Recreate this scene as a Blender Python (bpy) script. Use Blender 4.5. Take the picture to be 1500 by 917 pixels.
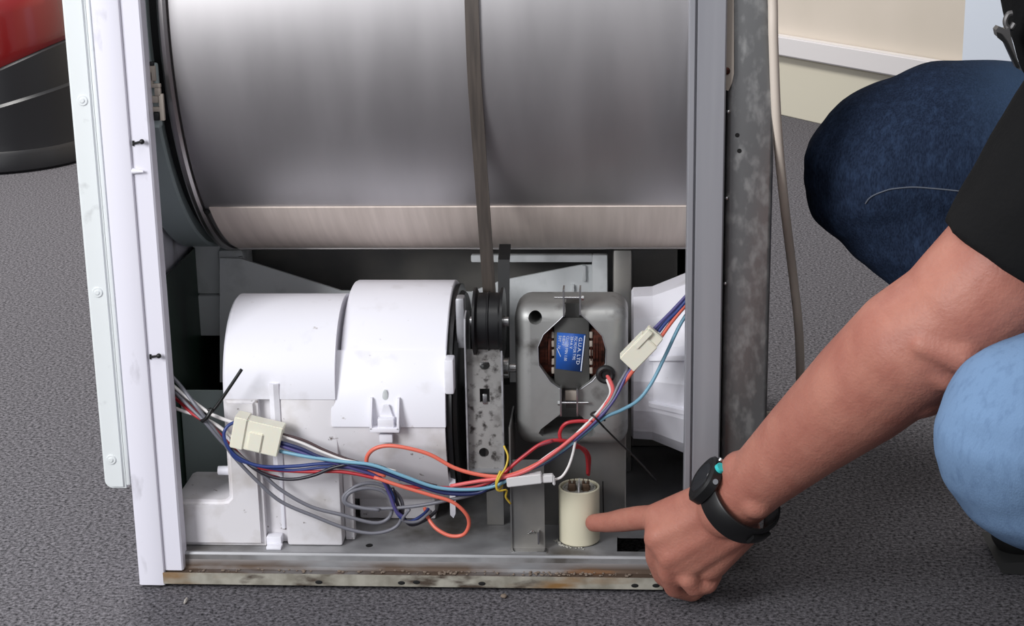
import bpy, bmesh, math, random
from mathutils import Vector, Matrix, Quaternion
random.seed(7)
S = bpy.context.scene
for o in list(bpy.data.objects):
    bpy.data.objects.remove(o)
COL = S.collection

# ------------------------------------------------------------------ camera
FPX = 2500.0
PSI, PITCH, ROLL = math.radians(4.0), math.radians(16.0), math.atan(0.018)
fw = Vector((-math.sin(PSI)*math.cos(PITCH), math.cos(PSI)*math.cos(PITCH), -math.sin(PITCH)))
r0 = fw.cross(Vector((0, 0, 1))).normalized()
u0 = r0.cross(fw)
rt = r0*math.cos(ROLL) - u0*math.sin(ROLL)
up = u0*math.cos(ROLL) + r0*math.sin(ROLL)
CAM = -1.56*(fw + (600-750)/FPX*rt - (866-458.5)/FPX*up)
cd = bpy.data.cameras.new('camera')
cd.sensor_width = 36.0
cd.lens = FPX/1500*36
cd.clip_start = 0.02
co = bpy.data.objects.new('camera', cd)
COL.objects.link(co)
M = Matrix((rt, up, -fw)).transposed().to_4x4()
M.translation = CAM
co.matrix_world = M
S.camera = co


def at(x, y, Y=None, Z=None, X=None, plane=None):
    """world point seen at photo pixel (x, y) on a plane of the place"""
    d = fw + (x-750)/FPX*rt - (y-458.5)/FPX*up
    if plane:
        p, n = plane
        t = (p-CAM).dot(n)/d.dot(n)
    else:
        for v, i in ((X, 0), (Y, 1), (Z, 2)):
            if v is not None:
                t = (v-CAM[i])/d[i]
    return CAM + d*t


# ------------------------------------------------------------------ world and room lights
W = bpy.data.worlds.new('world')
S.world = W
W.use_nodes = True
W.node_tree.nodes['Background'].inputs[0].default_value = (0.93, 0.95, 1.0, 1)
W.node_tree.nodes['Background'].inputs[1].default_value = 0.46


def area(name, loc, target, sx, sy, power, color=(1, 1, 1)):
    l = bpy.data.lights.new(name, 'AREA')
    l.shape = 'RECTANGLE'
    l.size, l.size_y, l.energy, l.color = sx, sy, power, color
    o = bpy.data.objects.new(name, l)
    COL.objects.link(o)
    o.location = loc
    o.rotation_euler = (Vector(target)-Vector(loc)).to_track_quat('-Z', 'Y').to_euler()
    return o


area('window_daylight', (-1.25, -1.60, 1.25), (-0.05, 0.1, 0.25), 0.8, 1.0, 46, (0.97, 0.98, 1.0))
area('ceiling_panel_light', (0.25, -1.2, 2.35), (0.05, 0.0, 0.2), 0.9, 0.6, 8, (1.0, 0.985, 0.98))
area('ceiling_panel_light', (-1.1, 1.6, 2.4), (-0.5, 1.8, 0), 1.2, 0.6, 74, (1.0, 0.98, 0.95))
S.view_settings.view_transform = 'Standard'
S.view_settings.look = 'None'
S.view_settings.exposure = 0.0
S.view_settings.gamma = 1.0
S.view_settings.use_curve_mapping = False


# ------------------------------------------------------------------ materials
def srgb(r, g, b):
    f = lambda c: (c/255/12.92) if c/255 <= 0.04045 else ((c/255+0.055)/1.055)**2.4
    return (f(r), f(g), f(b), 1)


MATS = {}


def mat(name, col, rough=0.5, metal=0.0, col2=None, scale=20.0, detail=4.0, stretch=(1, 1, 1), lo=0.35, hi=0.65,
        bump=0.0, bscale=None, kind='noise', spec=0.5, rvar=0.0, trans=0.0, sss=0.0, sheen=0.0, coat=0.0):
    m = bpy.data.materials.new(name)
    m.use_nodes = True
    nt = m.node_tree
    b = nt.nodes['Principled BSDF']
    b.inputs['Base Color'].default_value = col
    b.inputs['Roughness'].default_value = rough
    b.inputs['Metallic'].default_value = metal
    b.inputs['Specular IOR Level'].default_value = spec
    if trans:
        b.inputs['Transmission Weight'].default_value = trans
    if sss:
        b.inputs['Subsurface Weight'].default_value = sss
        b.inputs['Subsurface Radius'].default_value = (0.012, 0.005, 0.003)
    if sheen:
        b.inputs['Sheen Weight'].default_value = sheen
    if coat:
        b.inputs['Coat Weight'].default_value = coat
    if col2 is not None or bump:
        tc = nt.nodes.new('ShaderNodeTexCoord')
        mp = nt.nodes.new('ShaderNodeMapping')
        mp.inputs['Scale'].default_value = stretch
        nt.links.new(tc.outputs['Object'], mp.inputs['Vector'])
        if kind == 'voronoi':
            tx = nt.nodes.new('ShaderNodeTexVoronoi')
            out = tx.outputs['Color']
        else:
            tx = nt.nodes.new('ShaderNodeTexNoise')
            tx.inputs['Detail'].default_value = detail
            tx.inputs['Roughness'].default_value = 0.75 if detail > 8 else 0.5
            out = tx.outputs['Fac']
        tx.inputs['Scale'].default_value = scale
        nt.links.new(mp.outputs['Vector'], tx.inputs['Vector'])
        if col2 is not None:
            rp = nt.nodes.new('ShaderNodeValToRGB')
            rp.color_ramp.elements[0].position = lo
            rp.color_ramp.elements[1].position = hi
            rp.color_ramp.elements[0].color = col
            rp.color_ramp.elements[1].color = col2
            nt.links.new(out, rp.inputs['Fac'])
            nt.links.new(rp.outputs['Color'], b.inputs['Base Color'])
            if rvar:
                mr = nt.nodes.new('ShaderNodeMapRange')
                mr.inputs['From Min'].default_value = lo
                mr.inputs['From Max'].default_value = hi
                mr.inputs['To Min'].default_value = rough
                mr.inputs['To Max'].default_value = rough+rvar
                nt.links.new(out, mr.inputs['Value'])
                nt.links.new(mr.outputs['Result'], b.inputs['Roughness'])
        if bump:
            t2 = nt.nodes.new('ShaderNodeTexNoise')
            t2.inputs['Scale'].default_value = bscale or scale
            t2.inputs['Detail'].default_value = 3
            nt.links.new(mp.outputs['Vector'], t2.inputs['Vector'])
            bp = nt.nodes.new('ShaderNodeBump')
            bp.inputs['Strength'].default_value = bump
            bp.inputs['Distance'].default_value = 0.002
            nt.links.new(t2.outputs['Fac'], bp.inputs['Height'])
            nt.links.new(bp.outputs['Normal'], b.inputs['Normal'])
    MATS[name] = m
    return m


def overlay(m, col, scale, lo, hi, stretch=(1, 1, 1), detail=6.0, zband=None, seed=0.0):
    """mix stains of another colour over a material's own colour (dirt, rust, wear)"""
    nt = m.node_tree
    b = nt.nodes['Principled BSDF']
    inp = b.inputs['Base Color']
    mx = nt.nodes.new('ShaderNodeMix')
    mx.data_type = 'RGBA'
    A, B, F = mx.inputs[6], mx.inputs[7], mx.inputs[0]
    if inp.is_linked:
        nt.links.new(inp.links[0].from_socket, A)
    else:
        A.default_value = inp.default_value
    B.default_value = col
    tc = nt.nodes.new('ShaderNodeTexCoord')
    mp = nt.nodes.new('ShaderNodeMapping')
    mp.inputs['Scale'].default_value = stretch
    mp.inputs['Location'].default_value = (seed, seed*1.7, seed*0.6)
    nt.links.new(tc.outputs['Object'], mp.inputs['Vector'])
    tx = nt.nodes.new('ShaderNodeTexNoise')
    tx.inputs['Scale'].default_value = scale
    tx.inputs['Detail'].default_value = detail
    nt.links.new(mp.outputs['Vector'], tx.inputs['Vector'])
    mr = nt.nodes.new('ShaderNodeMapRange')
    mr.inputs['From Min'].default_value = lo
    mr.inputs['From Max'].default_value = hi
    nt.links.new(tx.outputs['Fac'], mr.inputs['Value'])
    fac = mr.outputs['Result']
    if zband:
        z0, z1, axis = zband
        sx = nt.nodes.new('ShaderNodeSeparateXYZ')
        nt.links.new(tc.outputs['Object'], sx.inputs['Vector'])
        m2 = nt.nodes.new('ShaderNodeMapRange')
        m2.inputs['From Min'].default_value = z0
        m2.inputs['From Max'].default_value = z1
        nt.links.new(sx.outputs[axis], m2.inputs['Value'])
        mu = nt.nodes.new('ShaderNodeMath')
        mu.operation = 'MULTIPLY'
        nt.links.new(fac, mu.inputs[0])
        nt.links.new(m2.outputs['Result'], mu.inputs[1])
        fac = mu.outputs[0]
    nt.links.new(fac, F)
    nt.links.new(mx.outputs[2], inp)
    return m


mat('white_enamel', srgb(228, 226, 236), 0.32, spec=0.4)
overlay(MATS['white_enamel'], srgb(140, 136, 140), 30, 0.62, 0.8, (1, 1, 0.4))
mat('door_white', srgb(222, 226, 226), 0.38, spec=0.4)
overlay(MATS['door_white'], srgb(170, 172, 172), 35, 0.63, 0.8)
mat('carpet', srgb(24, 24, 27), 0.95, col2=srgb(130, 127, 132), scale=270, detail=9, lo=0.38, hi=0.64, bump=0.06, bscale=700, spec=0.1)
mat('wall_paint', srgb(214, 203, 190), 0.7, col2=srgb(206, 196, 182), scale=3)
mat('skirting_paint', srgb(214, 208, 190), 0.5)
mat('trunking_white', srgb(226, 222, 222), 0.35)
mat('cabinet_white', srgb(220, 228, 240), 0.4)
mat('drum_steel', srgb(180, 177, 178), 0.50, 1.0, col2=srgb(190, 187, 188), scale=22, stretch=(1.0, 0.2, 0.2), rvar=0.04)
mat('seam_steel', srgb(236, 222, 212), 0.6, 0.12, col2=srgb(224, 210, 200), scale=60, stretch=(2.2, 0.12, 0.12), rvar=0.08)  # pale tone stands in for what the strip reflects
mat('rim_steel', srgb(176, 172, 172), 0.35, 1.0)
mat('galvanised', srgb(160, 160, 164), 0.42, 0.6, col2=srgb(176, 176, 180), scale=60, kind='noise', rvar=0.12)
overlay(MATS['galvanised'], srgb(92, 88, 86), 55, 0.58, 0.75)
mat('post_steel', srgb(160, 160, 166), 0.45, 0.5, col2=srgb(170, 170, 175), scale=14, stretch=(4, 4, 0.15), rvar=0.08)
mat('mottled_steel', srgb(138, 138, 138), 0.32, 0.7, col2=srgb(164, 164, 163), scale=130, detail=6, lo=0.48, hi=0.68, stretch=(1, 1, 0.55), rvar=0.16)
mat('base_steel', srgb(140, 140, 142), 0.42, 0.5, col2=srgb(166, 166, 168), scale=18, stretch=(0.6, 2, 2), rvar=0.15)
overlay(MATS['base_steel'], srgb(98, 82, 70), 16, 0.28, 0.52, (0.7, 3, 3), zband=(0.0285, 0.018, 2))
overlay(MATS['base_steel'], srgb(140, 92, 46), 22, 0.56, 0.68, (0.5, 2, 2), zband=(0.0235, 0.015, 2), seed=3.3)
mat('pan_steel', srgb(150, 150, 152), 0.42, 0.4, col2=srgb(174, 174, 176), scale=22, rvar=0.2)
overlay(MATS['pan_steel'], srgb(96, 92, 88), 12, 0.5, 0.7)
mat('dirty_lip', srgb(150, 145, 132), 0.6, 0.4, col2=srgb(182, 178, 166), scale=60, rvar=0.2)
overlay(MATS['dirty_lip'], srgb(146, 110, 66), 20, 0.56, 0.74, (0.6, 2, 2))
overlay(MATS['dirty_lip'], srgb(84, 72, 62), 34, 0.56, 0.68, (0.8, 2, 2), seed=1.1)
mat('motor_steel', srgb(172, 172, 170), 0.40, 0.6, col2=srgb(154, 154, 152), scale=24, rvar=0.12)
overlay(MATS['motor_steel'], srgb(84, 80, 76), 34, 0.58, 0.75)
mat('bracket_steel', srgb(172, 170, 168), 0.5, 0.5, col2=srgb(152, 150, 148), scale=30, rvar=0.1)
overlay(MATS['bracket_steel'], srgb(66, 62, 60), 150, 0.53, 0.68)
overlay(MATS['bracket_steel'], srgb(84, 80, 77), 40, 0.52, 0.72, seed=2.0)
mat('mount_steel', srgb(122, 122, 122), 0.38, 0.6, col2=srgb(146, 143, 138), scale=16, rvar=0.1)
mat('lamination', srgb(84, 84, 82), 0.5, 0.5)
mat('copper', srgb(96, 52, 40), 0.4, 0.7, col2=srgb(42, 26, 22), scale=260, stretch=(0.3, 1, 1))
mat('bright_steel', srgb(205, 205, 205), 0.25, 1.0)
mat('white_plastic', srgb(232, 231, 238), 0.42, spec=0.35)
overlay(MATS['white_plastic'], srgb(206, 203, 206), 26, 0.58, 0.8)
overlay(MATS['white_plastic'], srgb(160, 150, 144), 130, 0.70, 0.80)
mat('aged_plastic', srgb(222, 219, 222), 0.5, spec=0.3)
overlay(MATS['aged_plastic'], srgb(190, 184, 180), 26, 0.52, 0.75)
overlay(MATS['aged_plastic'], srgb(96, 84, 78), 120, 0.68, 0.75)
mat('grey_plastic', srgb(222, 225, 226), 0.55, spec=0.3)
overlay(MATS['grey_plastic'], srgb(186, 190, 190), 24, 0.5, 0.7)
mat('bulkhead_plastic', srgb(160, 172, 172), 0.5, spec=0.3)
mat('inner_panel', srgb(46, 60, 54), 0.35, 0.3, col2=srgb(30, 40, 36), scale=9, stretch=(2, 2, 0.6))
mat('green_panel', srgb(46, 74, 58), 0.4, 0.2, col2=srgb(34, 44, 40), scale=12, stretch=(2, 2, 0.5))
mat('black_rubber', srgb(24, 24, 25), 0.5)
mat('black_plastic', srgb(18, 18, 20), 0.35)
mat('void_black', srgb(8, 8, 8), 0.8)
mat('belt_rubber', srgb(84, 76, 70), 0.6, col2=srgb(66, 60, 56), scale=50, stretch=(6, 0.4, 0.4))
mat('capacitor_cream', srgb(214, 208, 184), 0.42, spec=0.4)
mat('potting', srgb(168, 166, 158), 0.5)
mat('terminal_brass', srgb(120, 100, 84), 0.4, 0.8)
mat('nylon', srgb(232, 229, 212), 0.4, spec=0.4, sss=0.15)
mat('white_nylon', srgb(214, 212, 212), 0.45)
mat('cable_beige', srgb(218, 206, 193), 0.5)
mat('strap_beige', srgb(160, 150, 140), 0.55)
mat('label_blue', srgb(36, 84, 168), 0.4, col2=srgb(46, 96, 176), scale=30)
mat('label_print', srgb(214, 222, 238), 0.5)
mat('tie_black', srgb(18, 18, 18), 0.45)
mat('tie_yellow', srgb(206, 176, 58), 0.5)
WC = dict(white=(226, 222, 220), grey=(112, 112, 120), blue=(44, 62, 122), lightblue=(116, 164, 186), red=(178, 44, 52), orange=(222, 108, 88),
          pink=(216, 98, 98), darkred=(128, 40, 54), black=(36, 34, 44), purple=(78, 72, 126), navy=(34, 42, 88), brown=(70, 50, 52))
for k, v in WC.items():
    mat('wire_'+k, srgb(*v), 0.38)
mat('skin', srgb(180, 122, 105), 0.5, col2=srgb(162, 102, 88), scale=30, detail=5, lo=0.35, hi=0.7, sss=0.12, spec=0.35, bump=0.25, bscale=380)
mat('shirt_black', srgb(20, 20, 21), 0.9, spec=0.15, bump=0.3, bscale=260)
mat('denim', srgb(28, 37, 55), 0.9, col2=srgb(42, 54, 76), scale=700, detail=3, stretch=(1, 1, 0.35), spec=0.08, bump=0.25, bscale=900)
mat('shoe_black', srgb(20, 20, 20), 0.5)
mat('sole_grey', srgb(40, 40, 40), 0.7)
mat('hair_brown', srgb(50, 38, 30), 0.6)
mat('eye_white', srgb(230, 228, 224), 0.2)
mat('iris', srgb(60, 50, 40), 0.2)
mat('watch_rubber', srgb(17, 17, 18), 0.45)
mat('watch_glass', srgb(40, 42, 46), 0.12, spec=0.6)
mat('teal', srgb(60, 196, 196), 0.35)
mat('clip_grey', srgb(120, 118, 118), 0.35, 0.6)
mat('vac_red', srgb(112, 12, 14), 0.25, coat=0.3)
mat('vac_black', srgb(30, 30, 33), 0.4)
mat('stitch', srgb(92, 98, 110), 0.8)
mat('lint', srgb(196, 190, 182), 0.9)
mat('grit', srgb(122, 108, 96), 0.9)


def paint_denim_light():
    """paint light into the denim: paler over the bent left knee and along the top of the right thigh"""
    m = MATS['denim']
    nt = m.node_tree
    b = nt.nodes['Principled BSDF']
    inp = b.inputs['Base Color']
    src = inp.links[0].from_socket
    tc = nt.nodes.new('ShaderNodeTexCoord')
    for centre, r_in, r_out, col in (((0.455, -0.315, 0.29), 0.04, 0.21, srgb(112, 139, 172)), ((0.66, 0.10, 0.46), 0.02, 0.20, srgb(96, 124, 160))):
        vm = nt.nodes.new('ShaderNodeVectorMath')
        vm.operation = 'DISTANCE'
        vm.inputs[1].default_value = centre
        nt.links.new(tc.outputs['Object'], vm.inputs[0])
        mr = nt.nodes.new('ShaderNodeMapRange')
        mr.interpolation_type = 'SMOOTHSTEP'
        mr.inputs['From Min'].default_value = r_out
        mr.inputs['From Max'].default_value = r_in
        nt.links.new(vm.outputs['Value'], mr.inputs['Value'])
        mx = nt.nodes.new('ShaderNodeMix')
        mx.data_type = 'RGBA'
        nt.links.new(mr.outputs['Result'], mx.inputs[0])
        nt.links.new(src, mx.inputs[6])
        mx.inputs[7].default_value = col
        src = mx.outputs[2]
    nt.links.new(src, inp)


paint_denim_light()  # paler blue painted where light falls on left knee and right thigh
overlay(MATS['denim'], srgb(64, 84, 116), 160, 0.5, 1.3, (1, 1, 0.4))


# ------------------------------------------------------------------ builders
def box(bm, lo, hi, bevel=0.0, seg=2):
    lo, hi = Vector(lo), Vector(hi)
    g = bmesh.ops.create_cube(bm, size=1.0)
    c, d = (lo+hi)/2, hi-lo
    for v in g['verts']:
        v.co = Vector((c[i]+v.co[i]*d[i] for i in range(3)))
    if bevel:
        es = list({e for v in g['verts'] for e in v.link_edges})
        bmesh.ops.bevel(bm, geom=es, offset=bevel, segments=seg, affect='EDGES', profile=0.5)


def obox(bm, c, ax, ay, az, bevel=0.0):
    """oriented box: centre and three half-axis vectors"""
    g = bmesh.ops.create_cube(bm, size=2.0)
    c = Vector(c)
    for v in g['verts']:
        v.co = c + v.co.x*ax + v.co.y*ay + v.co.z*az
    bmesh.ops.recalc_face_normals(bm, faces=list({f for v in g['verts'] for f in v.link_faces}))
    if bevel:
        es = list({e for v in g['verts'] for e in v.link_edges})
        bmesh.ops.bevel(bm, geom=es, offset=bevel, segments=2, affect='EDGES')


def frame_of(d):
    d = d.normalized()
    a = Vector((0, 0, 1)) if abs(d.z) < 0.9 else Vector((1, 0, 0))
    x = d.cross(a).normalized()
    return x, d.cross(x)


def cone(bm, p0, p1, r0, r1=None, seg=20, caps=True):
    p0, p1 = Vector(p0), Vector(p1)
    r1 = r0 if r1 is None else r1
    x, y = frame_of(p1-p0)
    rings = []
    for p, r in ((p0, r0), (p1, r1)):
        rings.append([bm.verts.new(p + r*(math.cos(2*math.pi*i/seg)*x + math.sin(2*math.pi*i/seg)*y)) for i in range(seg)])
    for i in range(seg):
        j = (i+1) % seg
        bm.faces.new((rings[0][i], rings[0][j], rings[1][j], rings[1][i]))
    if caps:
        bm.faces.new(rings[0][::-1])
        bm.faces.new(rings[1])


def sphere(bm, c, r, sx=1, sy=1, sz=1, seg=20, rot=None):
    c = Vector(c)
    nv = seg//2+1

    def put(x, y, z):
        p = Vector((x*r*sx, y*r*sy, z*r*sz))
        return bm.verts.new(c+(rot @ p if rot is not None else p))
    top, bot = put(0, 0, 1), put(0, 0, -1)
    rows = [[put(math.sin(math.pi*k/nv)*math.cos(2*math.pi*i/seg), math.sin(math.pi*k/nv)*math.sin(2*math.pi*i/seg), math.cos(math.pi*k/nv)) for i in range(seg)] for k in range(1, nv)]
    for i in range(seg):
        j = (i+1) % seg
        bm.faces.new((top, rows[0][i], rows[0][j]))
        bm.faces.new((bot, rows[-1][j], rows[-1][i]))
        for a, b in zip(rows, rows[1:]):
            bm.faces.new((a[i], b[i], b[j], a[j]))


def smooth_path(pts, n=6):
    pts = [Vector(p) for p in pts]
    out = []
    q = [2*pts[0]-pts[1]] + pts + [2*pts[-1]-pts[-2]]
    for i in range(1, len(q)-2):
        a, b, c, d = q[i-1], q[i], q[i+1], q[i+2]
        for k in range(n):
            t = k/n
            out.append(0.5*((2*b)+(c-a)*t+(2*a-5*b+4*c-d)*t*t+(3*b-a-3*c+d)*t*t*t))
    out.append(pts[-1])
    return out


def tube(bm, pts, r, seg=8, n=6, smooth=True):
    P = smooth_path(pts, n) if smooth and len(pts) > 2 else [Vector(p) for p in pts]
    rings = []
    x, y = frame_of(P[1]-P[0])
    for i, p in enumerate(P):
        t = (P[min(i+1, len(P)-1)]-P[max(i-1, 0)]).normalized()
        x = (x - t*x.dot(t)).normalized()
        y = t.cross(x)
        rr = r[0]+(r[1]-r[0])*i/(len(P)-1) if isinstance(r, tuple) else r
        rings.append([bm.verts.new(p + rr*(math.cos(2*math.pi*k/seg)*x+math.sin(2*math.pi*k/seg)*y)) for k in range(seg)])
    for a, b in zip(rings, rings[1:]):
        for k in range(seg):
            j = (k+1) % seg
            bm.faces.new((a[k], a[j], b[j], b[k]))
    bm.faces.new(rings[0][::-1])
    bm.faces.new(rings[-1])


def lathe(bm, prof, cy, cz, seg=64, a0=0.0, a1=360.0, closed=False):
    """revolve (x, r) profile about the line parallel to X through (cy, cz); angle 0 = towards the camera, 90 = down"""
    full = abs(a1-a0) >= 360
    n = seg if full else seg+1
    cols = []
    for i in range(n):
        a = math.radians(a0+(a1-a0)*i/seg)
        cols.append([bm.verts.new((x, cy-r*math.cos(a), cz-r*math.sin(a))) for x, r in prof])
    m = len(prof)
    fs = []
    for i in range(seg):
        A, B = cols[i], cols[(i+1) % n]
        for k in range(m if closed else m-1):
            l = (k+1) % m
            fs.append(bm.faces.new((A[k], B[k], B[l], A[l])))
    if closed and not full:
        fs.append(bm.faces.new(cols[0]))
        fs.append(bm.faces.new(cols[-1][::-1]))
    bmesh.ops.recalc_face_normals(bm, faces=fs)


def prism(bm, poly, fn, h0, h1):
    """extrude 2-D polygon; fn(u, v, h) -> world point"""
    a = [bm.verts.new(fn(u, v, h0)) for u, v in poly]
    b = [bm.verts.new(fn(u, v, h1)) for u, v in poly]
    fs = [bm.faces.new(a), bm.faces.new(b[::-1])]
    n = len(poly)
    for i in range(n):
        j = (i+1) % n
        fs.append(bm.faces.new((a[i], b[i], b[j], a[j])))
    bmesh.ops.recalc_face_normals(bm, faces=fs)


XY = lambda u, v, h: (u, v, h)
YZ = lambda u, v, h: (h, u, v)
XZ = lambda u, v, h: (u, h, v)


def finish(me, angle=40):
    me.polygons.foreach_set('use_smooth', [True]*len(me.polygons))
    if angle:
        me.set_sharp_from_angle(angle=math.radians(angle))


def obj(name, bm, m, parent=None, angle=40):
    me = bpy.data.meshes.new(name)
    bm.to_mesh(me)
    bm.free()
    finish(me, angle)
    ms = m if isinstance(m, (list, tuple)) else [m]
    for k in ms:
        me.materials.append(MATS[k])
    o = bpy.data.objects.new(name, me)
    COL.objects.link(o)
    if parent is not None:
        hang(o, parent)
    return o


def hang(o, parent):
    o.parent = parent
    if parent.type == 'EMPTY':
        o.matrix_parent_inverse = Matrix.Translation(parent.location).inverted()


def thing(name, label, cat, loc, group=None):
    o = bpy.data.objects.new(name, None)
    o.empty_display_size = 0.05
    o.location = loc
    COL.objects.link(o)
    return tag(o, label, cat, group)


def tag(o, label, cat=None, group=None):
    o['label'] = label
    if cat:
        o['category'] = cat
    if group:
        o['group'] = group
    return o


def struct(o):
    o['kind'] = 'structure'
    return o


def evaluated(o, mods):
    """run modifiers on a mesh object and keep the result"""
    for kind, kw in mods:
        md = o.modifiers.new(kind.lower(), kind)
        for k, v in kw.items():
            setattr(md, k, v)
    bpy.context.view_layer.update()
    dg = bpy.context.evaluated_depsgraph_get()
    me = bpy.data.meshes.new_from_object(o.evaluated_get(dg))
    o.modifiers.clear()
    old = o.data
    o.data = me
    bpy.data.meshes.remove(old)
    finish(me, 0)


def cut(o, cutters):
    """boolean cutters out of a mesh, then drop the cutters"""
    tmp = []
    for bm in cutters:
        me = bpy.data.meshes.new('cutter')
        bm.to_mesh(me)
        bm.free()
        c = bpy.data.objects.new('cutter', me)
        COL.objects.link(c)
        tmp.append(c)
    mats = list(o.data.materials)
    evaluated(o, [('BOOLEAN', dict(operation='DIFFERENCE', object=c, solver='EXACT')) for c in tmp])
    o.data.materials.clear()
    for k in mats:
        o.data.materials.append(k)
    for p in o.data.polygons:
        p.material_index = 0
    for c in tmp:
        me = c.data
        bpy.data.objects.remove(c)
        bpy.data.meshes.remove(me)
    finish(o.data, 35)


NB = bmesh.new

# ------------------------------------------------------------------ the room
bm = NB()
box(bm, (-3.2, -3.2, -0.03), (3.4, 5.6, 0.0))
struct(obj('floor', bm, 'carpet'))['label'] = 'dark grey flecked carpet'
wp = at(1140, 166, Z=0)
wd = Vector((0.52, -0.855, 0)).normalized()
wn = Vector((-wd.y, wd.x, 0))
wn = -wn if wn.dot(CAM-wp) < 0 else wn
WPL = (wp, wn)


def wallbox(name, s0, s1, z0, z1, d0, d1, m, bevel=0.0):
    bm = NB()
    c = wp + wd*(s0+s1)/2 + wn*(d0+d1)/2
    c.z = (z0+z1)/2
    obox(bm, c, wd*(s1-s0)/2, wn*(d1-d0)/2, Vector((0, 0, (z1-z0)/2)), bevel)
    return obj(name, bm, m)


struct(wallbox('wall_right', -2.2, 3.6, 0, 2.6, -0.12, 0.0, 'wall_paint'))['label'] = 'cream painted wall'
struct(wallbox('baseboard_right', -2.2, 3.6, 0, 0.139, 0.0, 0.010, 'skirting_paint', 0.002))
struct(wallbox('trim_1', -2.2, 3.6, 0.143, 0.188, 0.0, 0.030, 'trunking_white', 0.003))['label'] = 'white cable trunking above the skirting'
s_cab = (at(1409, 100, plane=(wp+wn*0.14, wn))-wp).dot(wd)
cab = thing('storage_cabinet', 'tall pale bluish-white cabinet standing against the cream wall behind the crouching person', 'cabinet',
            wp+wd*(s_cab+0.3)+wn*0.1)
hang(wallbox('body', s_cab, s_cab+0.6, 0.0, 1.2, 0.031, 0.128, 'cabinet_white', 0.003), cab)
for a in (0, 1):
    hang(wallbox('cabinet_door', s_cab+0.003+a*0.298, s_cab+0.299+a*0.298, 0.03, 1.19, 0.129, 0.145, 'cabinet_white', 0.002), cab)

# ------------------------------------------------------------------ red and black vacuum cleaner beyond the door
vc = at(-46, 258, Z=0) + Vector((0, 0.19, 0))
vac = thing('vacuum_cleaner', 'red and black cylinder vacuum cleaner on the carpet beyond the dryer door', 'vacuum', (vc.x, vc.y, 0))


def tilt_loft(rings, seg=48, cap0=True, cap1=True):
    bm = NB()
    rr = []
    for z, r, tilt in rings:
        t = math.tan(math.radians(tilt))
        rr.append([bm.verts.new((vc.x+r*math.cos(2*math.pi*i/seg), vc.y+r*math.sin(2*math.pi*i/seg), z+t*r*math.cos(2*math.pi*i/seg))) for i in range(seg)])
    for a, b in zip(rr, rr[1:]):
        for i in range(seg):
            j = (i+1) % seg
            bm.faces.new((a[i], a[j], b[j], b[i]))
    if cap0:
        bm.faces.new(rr[0][::-1])
    if cap1:
        bm.faces.new(rr[-1])
    return bm


obj('bumper', tilt_loft([(0.0, 0.185, 0), (0.006, 0.192, 0), (0.038, 0.192, 0), (0.046, 0.186, 0)]), 'vac_black', vac)
obj('base', tilt_loft([(0.046, 0.184, 0), (0.06, 0.182, 2), (0.118, 0.182, 14), (0.124, 0.176, 14), (0.178, 0.172, 23), (0.184, 0.165, 23)]), 'vac_black', vac)
obj('tank', tilt_loft([(0.184, 0.166, 23), (0.193, 0.168, 23), (0.213, 0.166, 22), (0.30, 0.160, 12), (0.34, 0.15, 6), (0.355, 0.14, 2)]), 'vac_red', vac)
obj('lid', tilt_loft([(0.356, 0.142, 0), (0.375, 0.146, 0), (0.40, 0.13, 0), (0.43, 0.085, 0), (0.44, 0.03, 0)]), 'vac_black', vac)
bm = NB()
tube(bm, [(vc.x-0.06, vc.y, 0.42), (vc.x-0.05, vc.y, 0.47), (vc.x, vc.y, 0.485), (vc.x+0.05, vc.y, 0.47), (vc.x+0.06, vc.y, 0.42)], 0.009, 10)
obj('handle', bm, 'vac_black', vac)

# ------------------------------------------------------------------ the tumble dryer
DR = thing('tumble_dryer', 'white tumble dryer with its side panel off, showing drum, fan housing, motor and wiring', 'tumble dryer', (0.0, 0.3, 0.0))
TOPZ = 0.85
# front panel with its side return and the inner edge strip
bm = NB()
XF = -0.2515
prof = [(XF, 0.60), (XF, 0.003), (XF+0.0009, 0.0009), (XF+0.003, 0.0), (-0.229, 0.0), (-0.2275, 0.0006), (-0.2268, 0.002), (-0.2268, 0.006),
        (-0.2285, 0.006), (-0.2295, 0.0022), (XF+0.0036, 0.0022), (XF+0.0022, 0.0036), (XF+0.0022, 0.60)]
prism(bm, prof, XY, 0.0030, TOPZ)
fp = obj('front_panel', bm, 'white_enamel', DR, 30)
bm = NB()
prism(bm, [(-0.2266, 0.0035), (-0.2112, 0.0035), (-0.2098, 0.005), (-0.2098, 0.020), (-0.2112, 0.020), (-0.2112, 0.006), (-0.2266, 0.006)], XY, 0.0165, TOPZ)
obj('edge_strip', bm, 'white_enamel', fp, 30)
bm = NB()
box(bm, (XF+0.0005, 0.001, 0.0031), (-0.229, 0.59, 0.0045))
obj('bottom_return', bm, 'white_enamel', fp)
for (x, y, black) in ((199, 208, 1), (224, 521, 1), (201, 250, 0)):
    p = at(x, y, Y=0.002)
    bm = NB()
    if black:
        tube(bm, [p+Vector((-0.002, 0.001, -0.0015)), p+Vector((0.002, -0.001, -0.0003)), p+Vector((0.0058, -0.003, 0.0008))], 0.0011, 8)
        sphere(bm, p+Vector((0.0062, -0.0032, 0.0008)), 0.0023, seg=12)
        cone(bm, p+Vector((-0.0028, 0.001, -0.0035)), p+Vector((-0.0026, 0.001, 0.001)), 0.0009)
        obj('retaining_clip', bm, 'tie_black', fp)
    else:
        cone(bm, p+Vector((-0.004, 0.001, -0.0005)), p+Vector((0.006, -0.002, -0.0005)), 0.0028, 0.0008, 14)
        sphere(bm, p+Vector((-0.004, 0.001, -0.0005)), 0.0028, seg=12)
        obj('locating_peg', bm, 'white_plastic', fp)
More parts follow.
